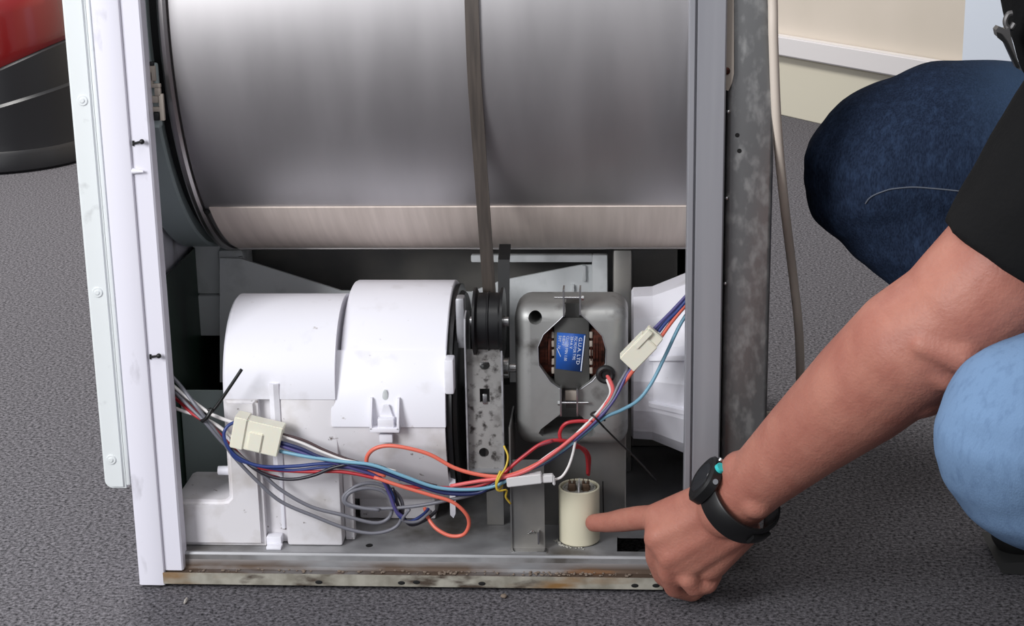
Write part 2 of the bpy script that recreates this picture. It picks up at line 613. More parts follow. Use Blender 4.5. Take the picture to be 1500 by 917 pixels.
# door slab hung on the front panel
xd1 = XF-0.0045
xd0 = xd1-0.0235
zb = at(165, 716, Y=0.012).z
bm = NB()
rc_ = 0.0075
dp = [(xd1-0.004, 0.79), (xd0, 0.79)] + [(xd0+rc_-rc_*math.cos(math.radians(a)), zb+rc_-rc_*math.sin(math.radians(a))) for a in range(0, 91, 15)] + [(xd1-0.004, zb)]
prism(bm, dp, XZ, 0.012, 0.585)
bmesh.ops.bevel(bm, geom=[e for e in bm.edges if all(abs(v.co.y-0.012) < 1e-6 for v in e.verts)], offset=0.0022, segments=3, affect='EDGES')
dr = obj('door', bm, 'door_white', DR, 40)
bm = NB()
box(bm, (xd1-0.0036, 0.0135, zb+0.003), (xd1, 0.58, 0.785), 0.0008)
obj('inner_skin', bm, 'door_white', dr)
bm = NB()
box(bm, (xd1+0.0004, 0.02, zb+0.02), (XF-0.0002, 0.56, 0.77))
obj('gap_shade', bm, 'black_rubber', dr)  # black filler added for the shade deep in the door gap
for (x, y) in ((121, 147), (143, 428), (163, 673)):
    p = at(x, y, Y=0.012)
    bm = NB()
    cone(bm, (p.x, 0.0122, p.z), (p.x, 0.0108, p.z), 0.0048, 0.0042, 20)
    cone(bm, (p.x, 0.0109, p.z), (p.x, 0.0098, p.z), 0.0026, 0.0018, 14)
    obj('door_screw', bm, 'door_white', dr)

# base tray: lip, dirty channel, upstand and pan with its real cut-out
ZP = 0.030
xe = at(971, 856, Y=0.0).x
bm = NB()
hx0, hx1, hy0, hy1 = at(904, 790, Z=ZP).x, 0.222, 0.026, at(905, 786, Z=ZP).y
for (a, b, c, d) in ((-0.247, hx0, 0.0165, 0.585), (hx1, 0.275, 0.0165, 0.585), (hx0, hx1, 0.0165, hy0), (hx0, hx1, hy1, 0.585)):
    box(bm, (a, c, ZP-0.0015), (b, d, ZP))
box(bm, (-0.247, 0.013, 0.004), (0.275, 0.014, ZP-0.002))
base = obj('base_tray', bm, 'pan_steel', DR)
bm = NB()
x0 = -0.2262
prism(bm, [(0.0165, ZP+0.0003), (0.0150, ZP), (0.0138, ZP-0.0016), (0.0120, 0.0175), (0.0095, 0.0155), (0.0009, 0.0145), (0.0009, 0.013),
           (0.0110, 0.0135), (0.0130, 0.015), (0.0150, ZP-0.0018), (0.0165, ZP-0.0012)], YZ, x0, xe+0.02)
obj('upstand', bm, 'base_steel', base, 30)
bm = NB()
prism(bm, [(0.0, 0.0155), (0.0010, 0.0155), (0.0010, 0.0045), (0.0, 0.0045)], YZ, x0-0.002, xe)
lip = obj('bottom_lip', bm, 'dirty_lip', base)
for (x, y) in ((467, 853), (588, 854), (610, 853), (706, 855), (930, 858), (961, 858)):
    p = at(x, y, Y=-0.0002)
    bm = NB()
    sphere(bm, (p.x, -0.0001, p.z), 0.0026, 1.3, 0.15, 0.75, 12)
    obj('fixing_hole', bm, 'void_black', base)
for (x, y) in ((541, 799),):
    p = at(x, y, Z=ZP)
    bm = NB()
    sphere(bm, p, 0.0035, 1, 1.2, 0.12, 12)
    obj('fixing_hole', bm, 'void_black', base)
bm = NB()
random.seed(3)
for i in range(150):
    x = random.uniform(x0+0.02, xe-0.01)
    if random.random() < 0.45:
        x = random.choice((0.035, 0.05, 0.115, 0.135, 0.16, 0.19)) + random.gauss(0, 0.009)
    s = random.uniform(0.0004, 0.0015)
    sphere(bm, (x, random.uniform(0.003, 0.0105), 0.0155+s*0.4), s, random.uniform(0.8, 1.6), 1, 0.7, 6)
o = obj('grit', bm, 'grit', base)
o['kind'] = 'stuff'
bm = NB()
box(bm, (hx0-0.004, hy0-0.004, 0.004), (hx1+0.004, hy1+0.004, 0.006))
obj('well_floor', bm, 'void_black', base)
bm = NB()
cone(bm, ((hx0+hx1)/2, 0.034, 0.012), ((hx0+hx1)/2+0.01, 0.05, 0.012), 0.010, 0.010, 24)
obj('foot_castor', bm, 'black_rubber', base)

# far side panel, rear wall, green inner face
bm = NB()
box(bm, (-0.249, 0.596, 0.004), (0.279, 0.6, TOPZ))
obj('far_side_panel', bm, 'inner_panel', DR)
bm = NB()
box(bm, (0.262, 0.032, 0.031), (0.2645, 0.595, TOPZ))
obj('rear_panel', bm, 'galvanised', DR)
bm = NB()
box(bm, (-0.2445, 0.03, 0.031), (-0.2425, 0.59, 0.262))
obj('inner_front_sheet', bm, 'green_panel', DR)

# drum, rim, seam strip
DY, DZ, RD = 0.29, 0.52, 0.26
XR = -0.199
bm = NB()
lathe(bm, [(XR+0.004, RD-0.004), (XR+0.006, RD-0.0008), (XR+0.010, RD), (0.258, RD), (0.260, RD-0.003), (0.260, 0.02)], DY, DZ, 160)
drum = obj('drum', bm, 'drum_steel', DR, 40)
bm = NB()
lathe(bm, [(XR-0.004, RD-0.006), (XR-0.004, RD+0.0005), (XR-0.002, RD+0.0025), (XR+0.0015, RD+0.0028), (XR+0.004, RD+0.001), (XR+0.0045, RD-0.006)], DY, DZ, 160, closed=True)
obj('drum_rim', bm, 'rim_steel', drum, 30)
# flat pressed strip along the drum, its bright reflection put into a paler steel
bm = NB()
xs0, xs1 = XR+0.0105, 0.257
aA, aB = math.radians(45), math.radians(82)
pA = Vector((0, DY-(RD+0.0004)*math.cos(aA), DZ-(RD+0.0004)*math.sin(aA)))
pB = Vector((0, DY-(RD+0.0004)*math.cos(aB), DZ-(RD+0.0004)*math.sin(aB)))
lathe(bm, [(xs0, RD-0.002), (xs0, RD+0.0012), (xs1, RD+0.0012), (xs1, RD-0.002)], DY, DZ, 24, 45, 80, True)
obj('seam_strip', bm, 'seam_steel', drum, 30)
bm = NB()
lathe(bm, [(xs0, RD-0.002), (xs0, RD+0.0020), (xs0+0.001, RD+0.0026), (xs1, RD+0.0026), (xs1, RD-0.002)], DY, DZ, 6, 72, 76, True)
obj('seam_lip', bm, 'rim_steel', drum, 30)
bm = NB()
p = Vector((XR+0.007, DY-(RD+0.001)*math.cos(math.radians(46.5)), DZ-(RD+0.001)*math.sin(math.radians(46.5))))
sphere(bm, p, 0.003, seg=12)
obj('notch', bm, 'void_black', drum)

# front bulkhead ring and felt seal
bm = NB()
lathe(bm, [(-0.243, 0.12), (-0.243, RD-0.001), (-0.2150, RD-0.001), (-0.2130, RD-0.003), (-0.2130, 0.12)], DY, DZ, 128, closed=True)
bh = obj('front_bulkhead', bm, 'bulkhead_plastic', DR, 40)
bm = NB()
lathe(bm, [(-0.2128, RD-0.05), (-0.2128, RD-0.012), (-0.2040, RD-0.012), (-0.2040, RD-0.05)], DY, DZ, 128, closed=True)
obj('felt_seal', bm, 'black_rubber', bh)
# door switch parts visible in the gap
pz = lambda y: at(232, y, Y=0.03).z
sw = NB()
box(sw, (-0.226, 0.022, pz(186)), (-0.2060, 0.034, pz(92)), 0.002)
sw = obj('door_switch', sw, 'bulkhead_plastic', DR)
bm = NB()
for (a, b, c, d) in ((222, 228, 96, 118), (221, 224, 104, 128), (224, 236, 122, 128), (228, 236, 128, 140), (224, 233, 140, 150), (224, 236, 156, 163), (236, 240, 137, 176)):
    p, q = at(a, d, Y=0.022), at(b, c, Y=0.022)
    box(bm, (p.x, 0.0185, p.z), (q.x, 0.0225, q.z), 0.0006)
obj('switch_lever', bm, 'strap_beige', sw)
for (a, b, c, d) in ((224, 234, 164, 176), (219, 226, 90, 96)):
    bm = NB()
    p, q = at(a, d, Y=0.022), at(b, c, Y=0.022)
    box(bm, (p.x, 0.019, p.z), (q.x, 0.0225, q.z), 0.0006)
    obj('switch_body', bm, 'black_plastic', sw)

# drive belt: over the drum, straight down to the jockey wheel and back
PY, PZ, PR = 0.063, 0.2385, 0.0265
xb0, xb1 = at(687, 0, Y=0.03).x, at(711, 432, Y=PY-PR).x
bm = NB()
path = []
RB = RD+0.0016
Q = Vector((DY-(PY+PR), DZ-PZ))
aT = math.atan2(Q.y, Q.x)-math.acos(RB/Q.length)
for i in range(41):
    a = -math.pi + (math.pi+aT)*i/40
    path.append((xb0+(xb1-xb0)*0.35*max(0, i-18)/22, DY-RB*math.cos(a), DZ-RB*math.sin(a)))
p0 = Vector(path[-1])
p1 = Vector((xb1, PY+PR+0.0012, PZ))
for i in range(1, 11):
    path.append(tuple(p0.lerp(p1, i/10)))
for a in (10, 25, 40, 60):
    path.append((xb1, PY+(PR+0.0012)*math.cos(math.radians(a)), PZ-(PR+0.0012)*math.sin(math.radians(a))))
path2 = [(xb1+0.009, 0.118, 0.16), (xb1+0.009, 0.128, 0.22), (xb1+0.009, 0.146, 0.275), (xb1+0.009, 0.165, 0.285)]


def ribbon(bm, path, w, t):
    rows = []
    for i, p in enumerate(path):
        a, b = Vector(path[max(i-1, 0)]), Vector(path[min(i+1, len(path)-1)])
        tg = (b-a).normalized()
        nrm = tg.cross(Vector((1, 0, 0))).normalized()
        p = Vector(p)
        rows.append([bm.verts.new(p+Vector((sx*w/2, 0, 0))+nrm*st*t/2) for sx, st in ((-1, -1), (1, -1), (1, 1), (-1, 1))])
    fs = []
    for A, B in zip(rows, rows[1:]):
        for k in range(4):
            l = (k+1) % 4
            fs.append(bm.faces.new((A[k], B[k], B[l], A[l])))
    fs += [bm.faces.new(rows[0]), bm.faces.new(rows[-1][::-1])]
    bmesh.ops.recalc_face_normals(bm, faces=fs)


ribbon(bm, path, 0.0118, 0.0024)
db = obj('drive_belt', bm, 'belt_rubber', DR, 30)
bm = NB()
ribbon(bm, path2, 0.011, 0.0024)
obj('return_strand', bm, 'black_rubber', db, 30)  # same belt in black: the shade behind it put into its colour

# jockey wheel and its bracket
xw0, xw1 = at(693, 470, Y=0.05).x, at(737, 470, Y=0.05).x
xm = (xw0+xw1)/2
bm = NB()
lathe(bm, [(xw0, 0.006), (xw0, PR+0.0045), (xw0+0.0022, PR+0.0045), (xw0+0.0042, PR), (xm-0.0012, PR), (xm-0.0004, PR+0.0012), (xm+0.0004, PR+0.0012), (xm+0.0012, PR),
           (xw1-0.0042, PR), (xw1-0.0022, PR+0.0045), (xw1, PR+0.0045), (xw1, 0.006)], PY, PZ, 56, closed=True)
jw = obj('jockey_wheel', bm, 'black_plastic', DR, 30)
bx0, bx1 = at(683, 600, Y=0.045).x, at(738, 600, Y=0.045).x
bz0, bz1 = at(700, 688, Y=0.048).z, at(700, 511, Y=0.05).z
bm = NB()
box(bm, (bx0+0.0015, 0.048, bz0), (bx1-0.0015, 0.050, bz1))
br = obj('wheel_bracket', bm, 'bracket_steel', DR)
cuts = []
for (x, y, r) in ((710, 535, 0.0046), (709, 663, 0.0046)):
    c = NB()
    p = at(x, y, Y=0.048)
    cone(c, (p.x, 0.04, p.z), (p.x, 0.06, p.z), r, r, 24)
    cuts.append(c)
c = NB()
p = at(710, 580, Y=0.048)
box(c, (p.x-0.0045, 0.04, p.z-0.006), (p.x+0.0045, 0.06, p.z+0.007))
cuts.append(c)
cut(br, cuts)
bm = NB()
for x in (bx0, bx1-0.0014):
    prism(bm, [(0.050, bz0), (0.040, bz0), (0.040, bz1+0.015), (0.044, bz1+0.030), (0.058, bz1+0.034), (0.085, bz1+0.026), (0.085, bz1-0.01), (0.050, bz1-0.012)], YZ, x, x+0.0014)
prism(bm, [(0.040, bz0), (0.050, bz0), (0.050, bz0+0.0012), (0.040, bz0+0.0012)], YZ, bx0, bx1)
obj('bracket_flange', bm, 'galvanised', br, 30)
bm = NB()
box(bm, (p.x-0.0018, 0.0465, p.z-0.0075), (p.x+0.0022, 0.0495, p.z+0.002), 0.0005)
obj('spring_tang', bm, 'bright_steel', br)
bm = NB()
box(bm, (xm-0.008, 0.084, 0.0305), (xm+0.008, 0.087, bz0+0.09))
obj('bracket_foot', bm, 'mount_steel', br)
bm = NB()
cone(bm, (xw0-0.004, PY, PZ), (xw1+0.004, PY, PZ), 0.0045, 0.0045, 16)
obj('wheel_axle', bm, 'bright_steel', jw)
bm = NB()
pw = at(674, 465, Y=0.07)
box(bm, (pw.x-0.004, 0.07, pw.z-0.03), (pw.x+0.004, 0.085, pw.z+0.018), 0.002)
obj('bracket_arm', bm, 'galvanised', br)

# motor
mx0, mx1 = at(755, 545, Y=0.06).x, at(920, 545, Y=0.06).x
mz0, mz1 = at(838, 652, Y=0.056).z, 0.2565
MYF = 0.050
bm = NB()
box(bm, (mx0, MYF, mz0), (mx1, MYF+0.062, mz1), 0.0145, 5)
mo = obj('motor', bm, 'motor_steel', DR, 60)
px = lambda x, y, Y=MYF: at(x, y, Y=Y)
oct_px = [(828, 428), (849, 428), (850, 460), (862, 470), (882, 492), (888, 512), (887, 535), (868, 558), (848, 572), (846, 606), (823, 606), (823, 572), (806, 560), (789, 535), (788, 508), (796, 490), (818, 470), (828, 460)]
c1 = NB()
pts = [px(x, y) for x, y in oct_px]
prism(c1, [(p.x, p.z) for p in pts], XZ, MYF-0.02, MYF+0.030)
c2 = NB()
p = px(784, 466)
cone(c2, (p.x, MYF-0.02, p.z), (p.x, MYF+0.055, p.z), 0.0062, 0.0062, 24)
c3 = NB()
pts = [px(x, y) for x, y in ((824, 604), (846, 604), (868, 626), (872, 633), (868, 640), (795, 640), (789, 635), (792, 629))]
prism(c3, [(p.x, p.z) for p in pts], XZ, MYF-0.02, MYF+0.055)
cut(mo, [c1, c2, c3])
bm = NB()
for X0, X1, a, b in ((812, 863, 466, 570),):
    p, q = px(X0, b, MYF+0.006), px(X1, a, MYF+0.006)
    box(bm, (p.x, MYF+0.007, p.z), (q.x, MYF+0.027, q.z), 0.0012)
p, q = px(827, 600, MYF+0.006), px(850, 440, MYF+0.006)
box(bm, (p.x+0.001, MYF+0.0105, p.z), (q.x-0.001, MYF+0.027, q.z-0.004))
obj('stator_core', bm, 'lamination', mo)
bm = NB()
p, q = px(828, 586, MYF+0.008), px(845, 572, MYF+0.008)
box(bm, (p.x, MYF+0.006, p.z), (q.x, MYF+0.011, q.z), 0.0006)
obj('core_tab', bm, 'strap_beige', mo)
random.seed(5)
for x0_, x1_ in ((792, 809), (866, 884)):
    bm = NB()
    for i in range(9):
        xx = x0_+(x1_-x0_)*i/8
        p0, p1 = px(xx, 548, MYF+0.012), px(xx, 484, MYF+0.012)
        tube(bm, [p0+Vector((0, 0.01, -0.003)), p0, (p0+p1)/2+Vector((0, -0.004+random.uniform(-.002, .002), 0)), p1, p1+Vector((0, 0.01, 0.003))], 0.0011, 6, 4)
    obj('copper_winding', bm, 'copper', mo)['kind'] = 'stuff'
for x0_, x1_ in ((808, 812), (863, 868)):
    bm = NB()
    for k in range(5):
        p, q = px(x0_, 486+k*13+9, MYF+0.009), px(x1_, 486+k*13, MYF+0.009)
        box(bm, (p.x, MYF+0.008, p.z), (q.x, MYF+0.014, q.z), 0.0005)
    obj('coil_former', bm, 'strap_beige', mo)['kind'] = 'stuff'
bm = NB()
box(bm, (mx0+0.004, MYF+0.0622, mz0+0.004), (mx1-0.004, MYF+0.115, mz1-0.024), 0.012, 4)
obj('rear_shell', bm, 'motor_steel', mo, 60)
# raised edge around the opening
bm = NB()
pts = [px(x, y) + Vector((0, -0.0003, 0)) for x, y in oct_px]
for sl in (pts[2:10], pts[11:18]):
    bm = NB()
    tube(bm, sl, 0.0004, 6, smooth=False)
    obj('opening_edge', bm, 'galvanised', mo)
# clamp ears and bolts
for (x, a, b) in ((826, 423, 462), (850, 423, 460), (822, 566, 606), (846, 566, 606)):
    p, q = px(x, b), px(x, a)
    bm = NB()
    if a < 500:
        box(bm, (p.x-0.0007, MYF-0.004, p.z), (p.x+0.0007, MYF+0.012, q.z))
    else:
        box(bm, (p.x-0.0007, MYF-0.007, p.z), (p.x+0.0007, MYF+0.004, q.z))
    obj('clamp_ear', bm, 'bright_steel', mo)
for (xa, xb_, y, Y) in ((812, 852, 436, MYF+0.001), (817, 862, 590, MYF-0.004)):
    bm = NB()
    p, q = at(xa, y, Y=Y), at(xb_, y, Y=Y)
    cone(bm, p, q, 0.0011, 0.0011, 10)
    e = q if y < 500 else p
    cone(bm, e, e+Vector((0.002, 0, 0)), 0.0026, 0.0026, 6)
    obj('clamp_bolt', bm, 'bright_steel', mo)
# grommet
p = px(887, 548)
bm = NB()
ring = [p+Vector((0.0063*math.cos(t*math.pi/12), -0.001, 0.0063*math.sin(t*math.pi/12))) for t in range(25)]
tube(bm, ring, 0.0026, 8, smooth=False)
cone(bm, (p.x, MYF-0.0006, p.z), (p.x, MYF+0.0004, p.z), 0.0055)
obj('grommet', bm, 'black_rubber', mo)
bm = NB()
q = at(745, 541, Y=0.1)
cone(bm, (bx1+0.002, 0.105, q.z), (mx0+0.002, 0.105, q.z), 0.0042, 0.0042, 16)
cone(bm, (bx0+0.004, 0.105, q.z), (bx1+0.001, 0.105, q.z), 0.010, 0.010, 20)
obj('motor_shaft', bm, 'bright_steel', mo)


def text_mesh(s, size):
    cu = bpy.data.curves.new('t', 'FONT')
    cu.body = s
    cu.size = size
    cu.resolution_u = 2
    o = bpy.data.objects.new('t', cu)
    COL.objects.link(o)
    bpy.context.view_layer.update()
    me = bpy.data.meshes.new_from_object(o.evaluated_get(bpy.context.evaluated_depsgraph_get()))
    bpy.data.objects.remove(o)
    bpy.data.curves.remove(cu)
    return me


# blue rating label: turned a quarter, slightly askew, print reads downwards
bm = NB()
LY = MYF+0.0064
cor = [at(x, y, Y=LY) for x, y in ((816, 487), (858, 490), (852, 545), (814, 540))]
tl, tr, brc, bl = cor
fr = [bm.verts.new(p) for p in cor]
bk = [bm.verts.new(p+Vector((0, 0.0006, 0))) for p in cor]
bm.faces.new(fr[::-1])
bm.faces.new(bk)
for i in range(4):
    j = (i+1) % 4
    bm.faces.new((fr[i], fr[j], bk[j], bk[i]))
bmesh.ops.recalc_face_normals(bm, faces=bm.faces[:])
dn = (brc-tr).normalized()
rtv = (tr-tl).normalized()
for f in bm.faces:
    f.material_index = 0
nf = len(bm.faces)
wid = (tr-tl).length
for k, (s, off) in enumerate((('G.U.A. LTD', 0.78), ('PSC MOTOR TYPE', 0.63), ('2B+A V', 0.49), ('CL=120 MIN 1.00', 0.345), ('0.85+7', 0.21), ('50Y - IV', 0.075))):
    me = text_mesh(s, 0.0036 if k else 0.0044)
    L = max(v.co.x for v in me.vertices)
    want = (0.72, 0.62, 0.33, 0.66, 0.26, 0.36)[k]*(brc-tr).length
    base_p = tl + rtv*wid*off + dn*(0.07+0.012*(k == 0))*(brc-tr).length + Vector((0, -0.0003, 0))
    vs = [bm.verts.new(base_p + dn*(v.co.x*want/L) + rtv*v.co.y) for v in me.vertices]
    for pg in me.polygons:
        try:
            f = bm.faces.new([vs[i] for i in pg.vertices])
            f.material_index = 1
        except ValueError:
            pass
    bpy.data.meshes.remove(me)
# pale right edge and a scuff
for a, b, w in ((tr-rtv*0.0012+dn*0.001, brc-rtv*0.0012-dn*0.001, 0.0009), (tl+rtv*0.0012+dn*0.015, tl+rtv*0.0052+dn*0.0225, 0.0006)):
    q = [bm.verts.new(p+Vector((0, -0.0003, 0))) for p in (a, a+rtv*w, b+rtv*w, b)]
    f = bm.faces.new(q)
    f.material_index = 1
lab = obj('rating_label', bm, ['label_blue', 'label_print'], mo, 0)
lab['label'] = 'blue rating label with white print'

# sheet bracket carrying motor and capacitor
a, b = at(748, 700, Y=0.028), at(797, 700, Y=0.028)
bm = NB()
box(bm, (a.x, 0.028, ZP), (b.x, 0.0292, 0.118))
box(bm, (a.x-0.0008, 0.026, ZP), (a.x+0.0006, 0.085, 0.150))
mb = obj('motor_bracket', bm, 'mount_steel', DR)
bm = NB()
e = at(917, 650, Y=0.086)
box(bm, (a.x, 0.086, ZP), (e.x, 0.0875, mz0+0.01))
box(bm, (e.x-0.0012, 0.076, ZP+0.02), (e.x, 0.086, mz0+0.01))
obj('back_plate', bm, 'mount_steel', mb)
bm = NB()
box(bm, (a.x, 0.020, ZP), (b.x+0.002, 0.0292, ZP+0.0012), 0.0004)
p, q = at(775, 790, Y=0.027), at(790, 778, Y=0.027)
tube(bm, [at(774, 781, Y=0.027), at(779, 778, Y=0.024), at(784, 781, Y=0.027)], 0.0008, 6)
box(bm, (q.x-0.0014, 0.0225, p.z-0.003), (q.x, 0.028, q.z+0.001))
obj('bracket_tab', bm, 'bright_steel', mb)
bm = NB()
box(bm, (a.x+0.03, 0.092, ZP), (e.x-0.002, 0.20, 0.10))
obj('rear_block', bm, 'mount_steel', mb)
bm = NB()
tube(bm, [at(883, 705, Y=0.06), at(884, 752, Y=0.06)], 0.0007, 6)
obj('fixing_stud', bm, 'black_rubber', mb)

# capacitor
cx, cy, cr = at(848.5, 760, Y=0.0515).x, 0.0515, 0.0190
ct = at(848, 723, Y=cy-cr).z
bm = NB()
seg = 48


def zlathe(bm, prof, cx, cy, seg=48):
    cols = []
    for i in range(seg):
        a = 2*math.pi*i/seg
        cols.append([bm.verts.new((cx+r*math.cos(a), cy+r*math.sin(a), z)) for r, z in prof])
    for i in range(seg):
        A, B = cols[i], cols[(i+1) % seg]
        for k in range(len(prof)-1):
            if prof[k][0] == 0 and prof[k+1][0] == 0:
                continue
            bm.faces.new((A[k], B[k], B[k+1], A[k+1]))
    bmesh.ops.remove_doubles(bm, verts=bm.verts[:], dist=1e-6)
    bmesh.ops.recalc_face_normals(bm, faces=bm.faces[:])


zlathe(bm, [(0.0, ZP+0.0004), (cr-0.0012, ZP+0.0004), (cr, ZP+0.0018), (cr, ct-0.0006), (cr-0.0005, ct), (cr-0.0014, ct), (cr-0.0018, ct-0.0006), (cr-0.0019, ct-0.005), (0.0, ct-0.005)], cx, cy)
cap = obj('capacitor', bm, 'capacitor_cream', DR, 30)
bm = NB()
zlathe(bm, [(0.0, ct-0.0048), (cr-0.0036, ct-0.0048), (cr-0.0036, ct-0.0012), (cr-0.0042, ct-0.0008), (cr-0.0050, ct-0.0014), (cr-0.0054, ct-0.003), (0.0, ct-0.003)], cx, cy)
obj('potting_ring', bm, 'potting', cap, 30)
bm = NB()
box(bm, (cx-0.0006, cy-0.013, ct-0.004), (cx+0.0006, cy+0.010, ct+0.0035))
obj('divider', bm, 'white_nylon', cap)
for sx in (-1, 1):
    bm = NB()
    for dx in (0.0042, 0.0084):
        x = cx+sx*dx
        box(bm, (x-0.0014, cy-0.004, ct-0.003), (x+0.0014, cy-0.0032, ct+0.0065), 0.0002)
        box(bm, (x-0.0004, cy-0.0050, ct+0.004), (x+0.0004, cy-0.0026, ct+0.0085), 0.0001)
    box(bm, (cx+sx*0.0063-0.0042, cy-0.0036, ct-0.003), (cx+sx*0.0063+0.0042, cy+0.004, ct-0.001))
    box(bm, (cx+sx*0.0063-0.0030, cy-0.0070, ct-0.003), (cx+sx*0.0063+0.0030, cy-0.0045, ct+0.0048), 0.0008)
    obj('terminal', bm, 'terminal_brass', cap)
bm = NB()
random.seed(8)
for i in range(26):
    a = random.uniform(math.pi*1.0, math.pi*1.6)
    s = random.uniform(0.0006, 0.0016)
    sphere(bm, (cx+(cr+random.uniform(0.0, 0.005))*math.cos(a), cy+(cr+random.uniform(0.0, 0.004))*math.sin(a), ZP+0.0005), s, 1, 1, 0.6, 6)
o = obj('glue_crumbs', bm, 'potting', cap)
o['kind'] = 'stuff'

# ---------------- white fan housings
# B: narrower cylinder at the front, its column and the low box
BX0, BX1 = at(337, 560, Y=0.06).x, at(500, 640, Y=0.03).x
BZ, BR = at(420, 583, Y=0.03).z, 0.075
BY = 0.03+BR
bm = NB()
lathe(bm, [(BX0, 0.01), (BX0, BR-0.002), (BX0+0.002, BR), (BX1-0.004, BR), (BX1-0.004, 0.01)], BY, BZ, 96, -150, 1, closed=True)
fan = obj('fan_housing', bm, 'white_plastic', DR, 35)
bm = NB()
c0, c1, c2, c3 = at(340, 760, Y=0.028).x, at(387, 760, Y=0.028).x, at(418, 760, Y=0.028).x, at(501, 790, Y=0.028).x
zs = BZ-0.0006
box(bm, (c2, 0.0305, ZP+0.0005), (c3, 0.12, zs), 0.0025)
box(bm, (c1-0.004, 0.0385, ZP+0.0005), (c2+0.004, 0.12, zs), 0.0015)
low = obj('lower_housing', bm, 'aged_plastic', fan, 35)
low['label'] = 'aged white plastic lower half'
bm = NB()
za = at(330, 732, Y=0.030).z
xa = -0.2225
rr_ = 0.006
poly = [(xa, ZP+0.0005), (c1, ZP+0.0005), (c1, zs), (BX0, zs), (BX0, za+0.004), (BX0-0.003, za+0.0008), (BX0-0.007, za), (xa+rr_, za), (xa+rr_*0.3, za-rr_*0.3), (xa, za-rr_)]
prism(bm, poly, XZ, 0.0265, 0.10)
bmesh.ops.bevel(bm, geom=[e for e in bm.edges if all(abs(v.co.y-0.0265) < 1e-6 for v in e.verts)], offset=0.004, segments=3, affect='EDGES')
obj('drain_box', bm, 'aged_plastic', fan, 35)
bm = NB()
box(bm, (-0.2415, 0.150, ZP), (BX0+0.03, 0.153, at(290, 572, Y=0.15).z), 0.0008)
obj('splash_sheet', bm, 'bulkhead_plastic', fan)
bm = NB()
p = at(403, 600, Y=0.03)
prism(bm, [(p.x-0.0055, 0.0385), (p.x-0.0045, 0.0295), (p.x, 0.0275), (p.x+0.0045, 0.0295), (p.x+0.0055, 0.0385)], XY, at(403, 690, Y=0.03).z, at(403, 562, Y=0.03).z)
box(bm, (p.x-0.0015, 0.0365, at(403, 775, Y=0.036).z), (p.x+0.0015, 0.0390, at(403, 690, Y=0.036).z), 0.0004)
obj('latch_rib', bm, 'white_plastic', fan, 35)
bm = NB()
q = at(403, 797, Y=0.03)
box(bm, (q.x-0.0075, 0.0275, ZP+0.001), (q.x+0.0065, 0.0385, at(403, 785, Y=0.03).z), 0.001)
box(bm, (q.x-0.0065, 0.020, ZP+0.0003), (q.x+0.0075, 0.030, ZP+0.0035), 0.0008)
obj('latch_foot', bm, 'white_plastic', fan)
bm = NB()
p, q = at(320, 689, Y=0.05), at(340, 689, Y=0.05)
cone(bm, p, (q.x+0.004, q.y, q.z), 0.0042, 0.0046, 16)
obj('drain_spigot', bm, 'white_plastic', fan)
bm = NB()
box(bm, (c3+0.0005, 0.045, ZP+0.0005), (c3+0.009, 0.056, at(508, 692, Y=0.045).z), 0.001)
obj('support_leg', bm, 'aged_plastic', fan)
# C: the big blower drum
CX0, CX1 = at(496, 480, Y=0.05).x, at(655, 560, Y=0.05).x
CZ, CR = at(570, 625, Y=0.03).z, 0.106
CYc = 0.03+CR
bm = NB()
lathe(bm, [(CX0, 0.01), (CX0, CR-0.003), (CX0+0.001, CR-0.001), (CX0+0.003, CR), (CX1-0.001, CR), (CX1, CR-0.001), (CX1, CR-0.012), (CX1-0.004, CR-0.014), (CX1-0.004, 0.01)], CYc, CZ, 120, -170, 0, closed=True)
blw = obj('blower_cover', bm, 'white_plastic', DR, 30)
bm = NB()
XL = at(486, 560, Y=0.04).x
lathe(bm, [(XL, CR-0.02), (XL, CR+0.0008), (XL+0.001, CR+0.0012), (CX1-0.0003, CR+0.0012), (CX1-0.0003, CR-0.002), (XL+0.01, CR-0.002), (XL+0.008, CR-0.02)], CYc, CZ, 40, -38, 0, closed=True)
obj('cover_skirt', bm, 'white_plastic', blw, 30)
bm = NB()
lathe(bm, [(XL+0.001, 0.01), (XL+0.001, CR-0.0006), (CX1-0.001, CR-0.0006), (CX1-0.001, 0.01)], CYc, CZ, 80, 0.25, 86, closed=True)
lb = obj('blower_base', bm, 'aged_plastic', DR, 30)
bm = NB()
box(bm, (CX0+0.004, CYc-0.04, ZP+0.0005), (CX1-0.02, CYc+0.06, CZ-CR+0.03), 0.002)
obj('blower_foot', bm, 'aged_plastic', lb)
bm = NB()
q0, q1 = at(660, 690, Y=0.055), at(660, 757, Y=0.055)
prism(bm, [(CX1-0.001, q0.z), (CX1+0.005, q0.z), (CX1+0.004, q1.z+0.004), (CX1+0.002, q1.z), (CX1-0.001, q1.z+0.003)], XZ, 0.052, 0.056)
obj('base_prong', bm, 'white_plastic', lb)
# dark fan plate on the motor side
bm = NB()
lathe(bm, [(CX1+0.0005, 0.004), (CX1+0.0005, CR-0.004), (CX1+0.005, CR-0.003), (CX1+0.0055, 0.004)], CYc, CZ, 96, closed=True)
fpz = obj('fan_plate', bm, 'black_plastic', DR, 30)
bm = NB()
lathe(bm, [(CX1+0.0056, 0.07), (CX1+0.0056, CR-0.010), (CX1+0.009, CR-0.012), (CX1+0.009, 0.07)], CYc, CZ, 96, closed=True)
obj('fan_plate_ring', bm, 'black_rubber', fpz, 30)
bm = NB()
p, q = at(652, 577, Y=0.034), at(664, 527, Y=0.034)
box(bm, (p.x, 0.032, p.z), (q.x, 0.050, q.z), 0.0016)
obj('cover_lug', bm, 'white_plastic', blw)
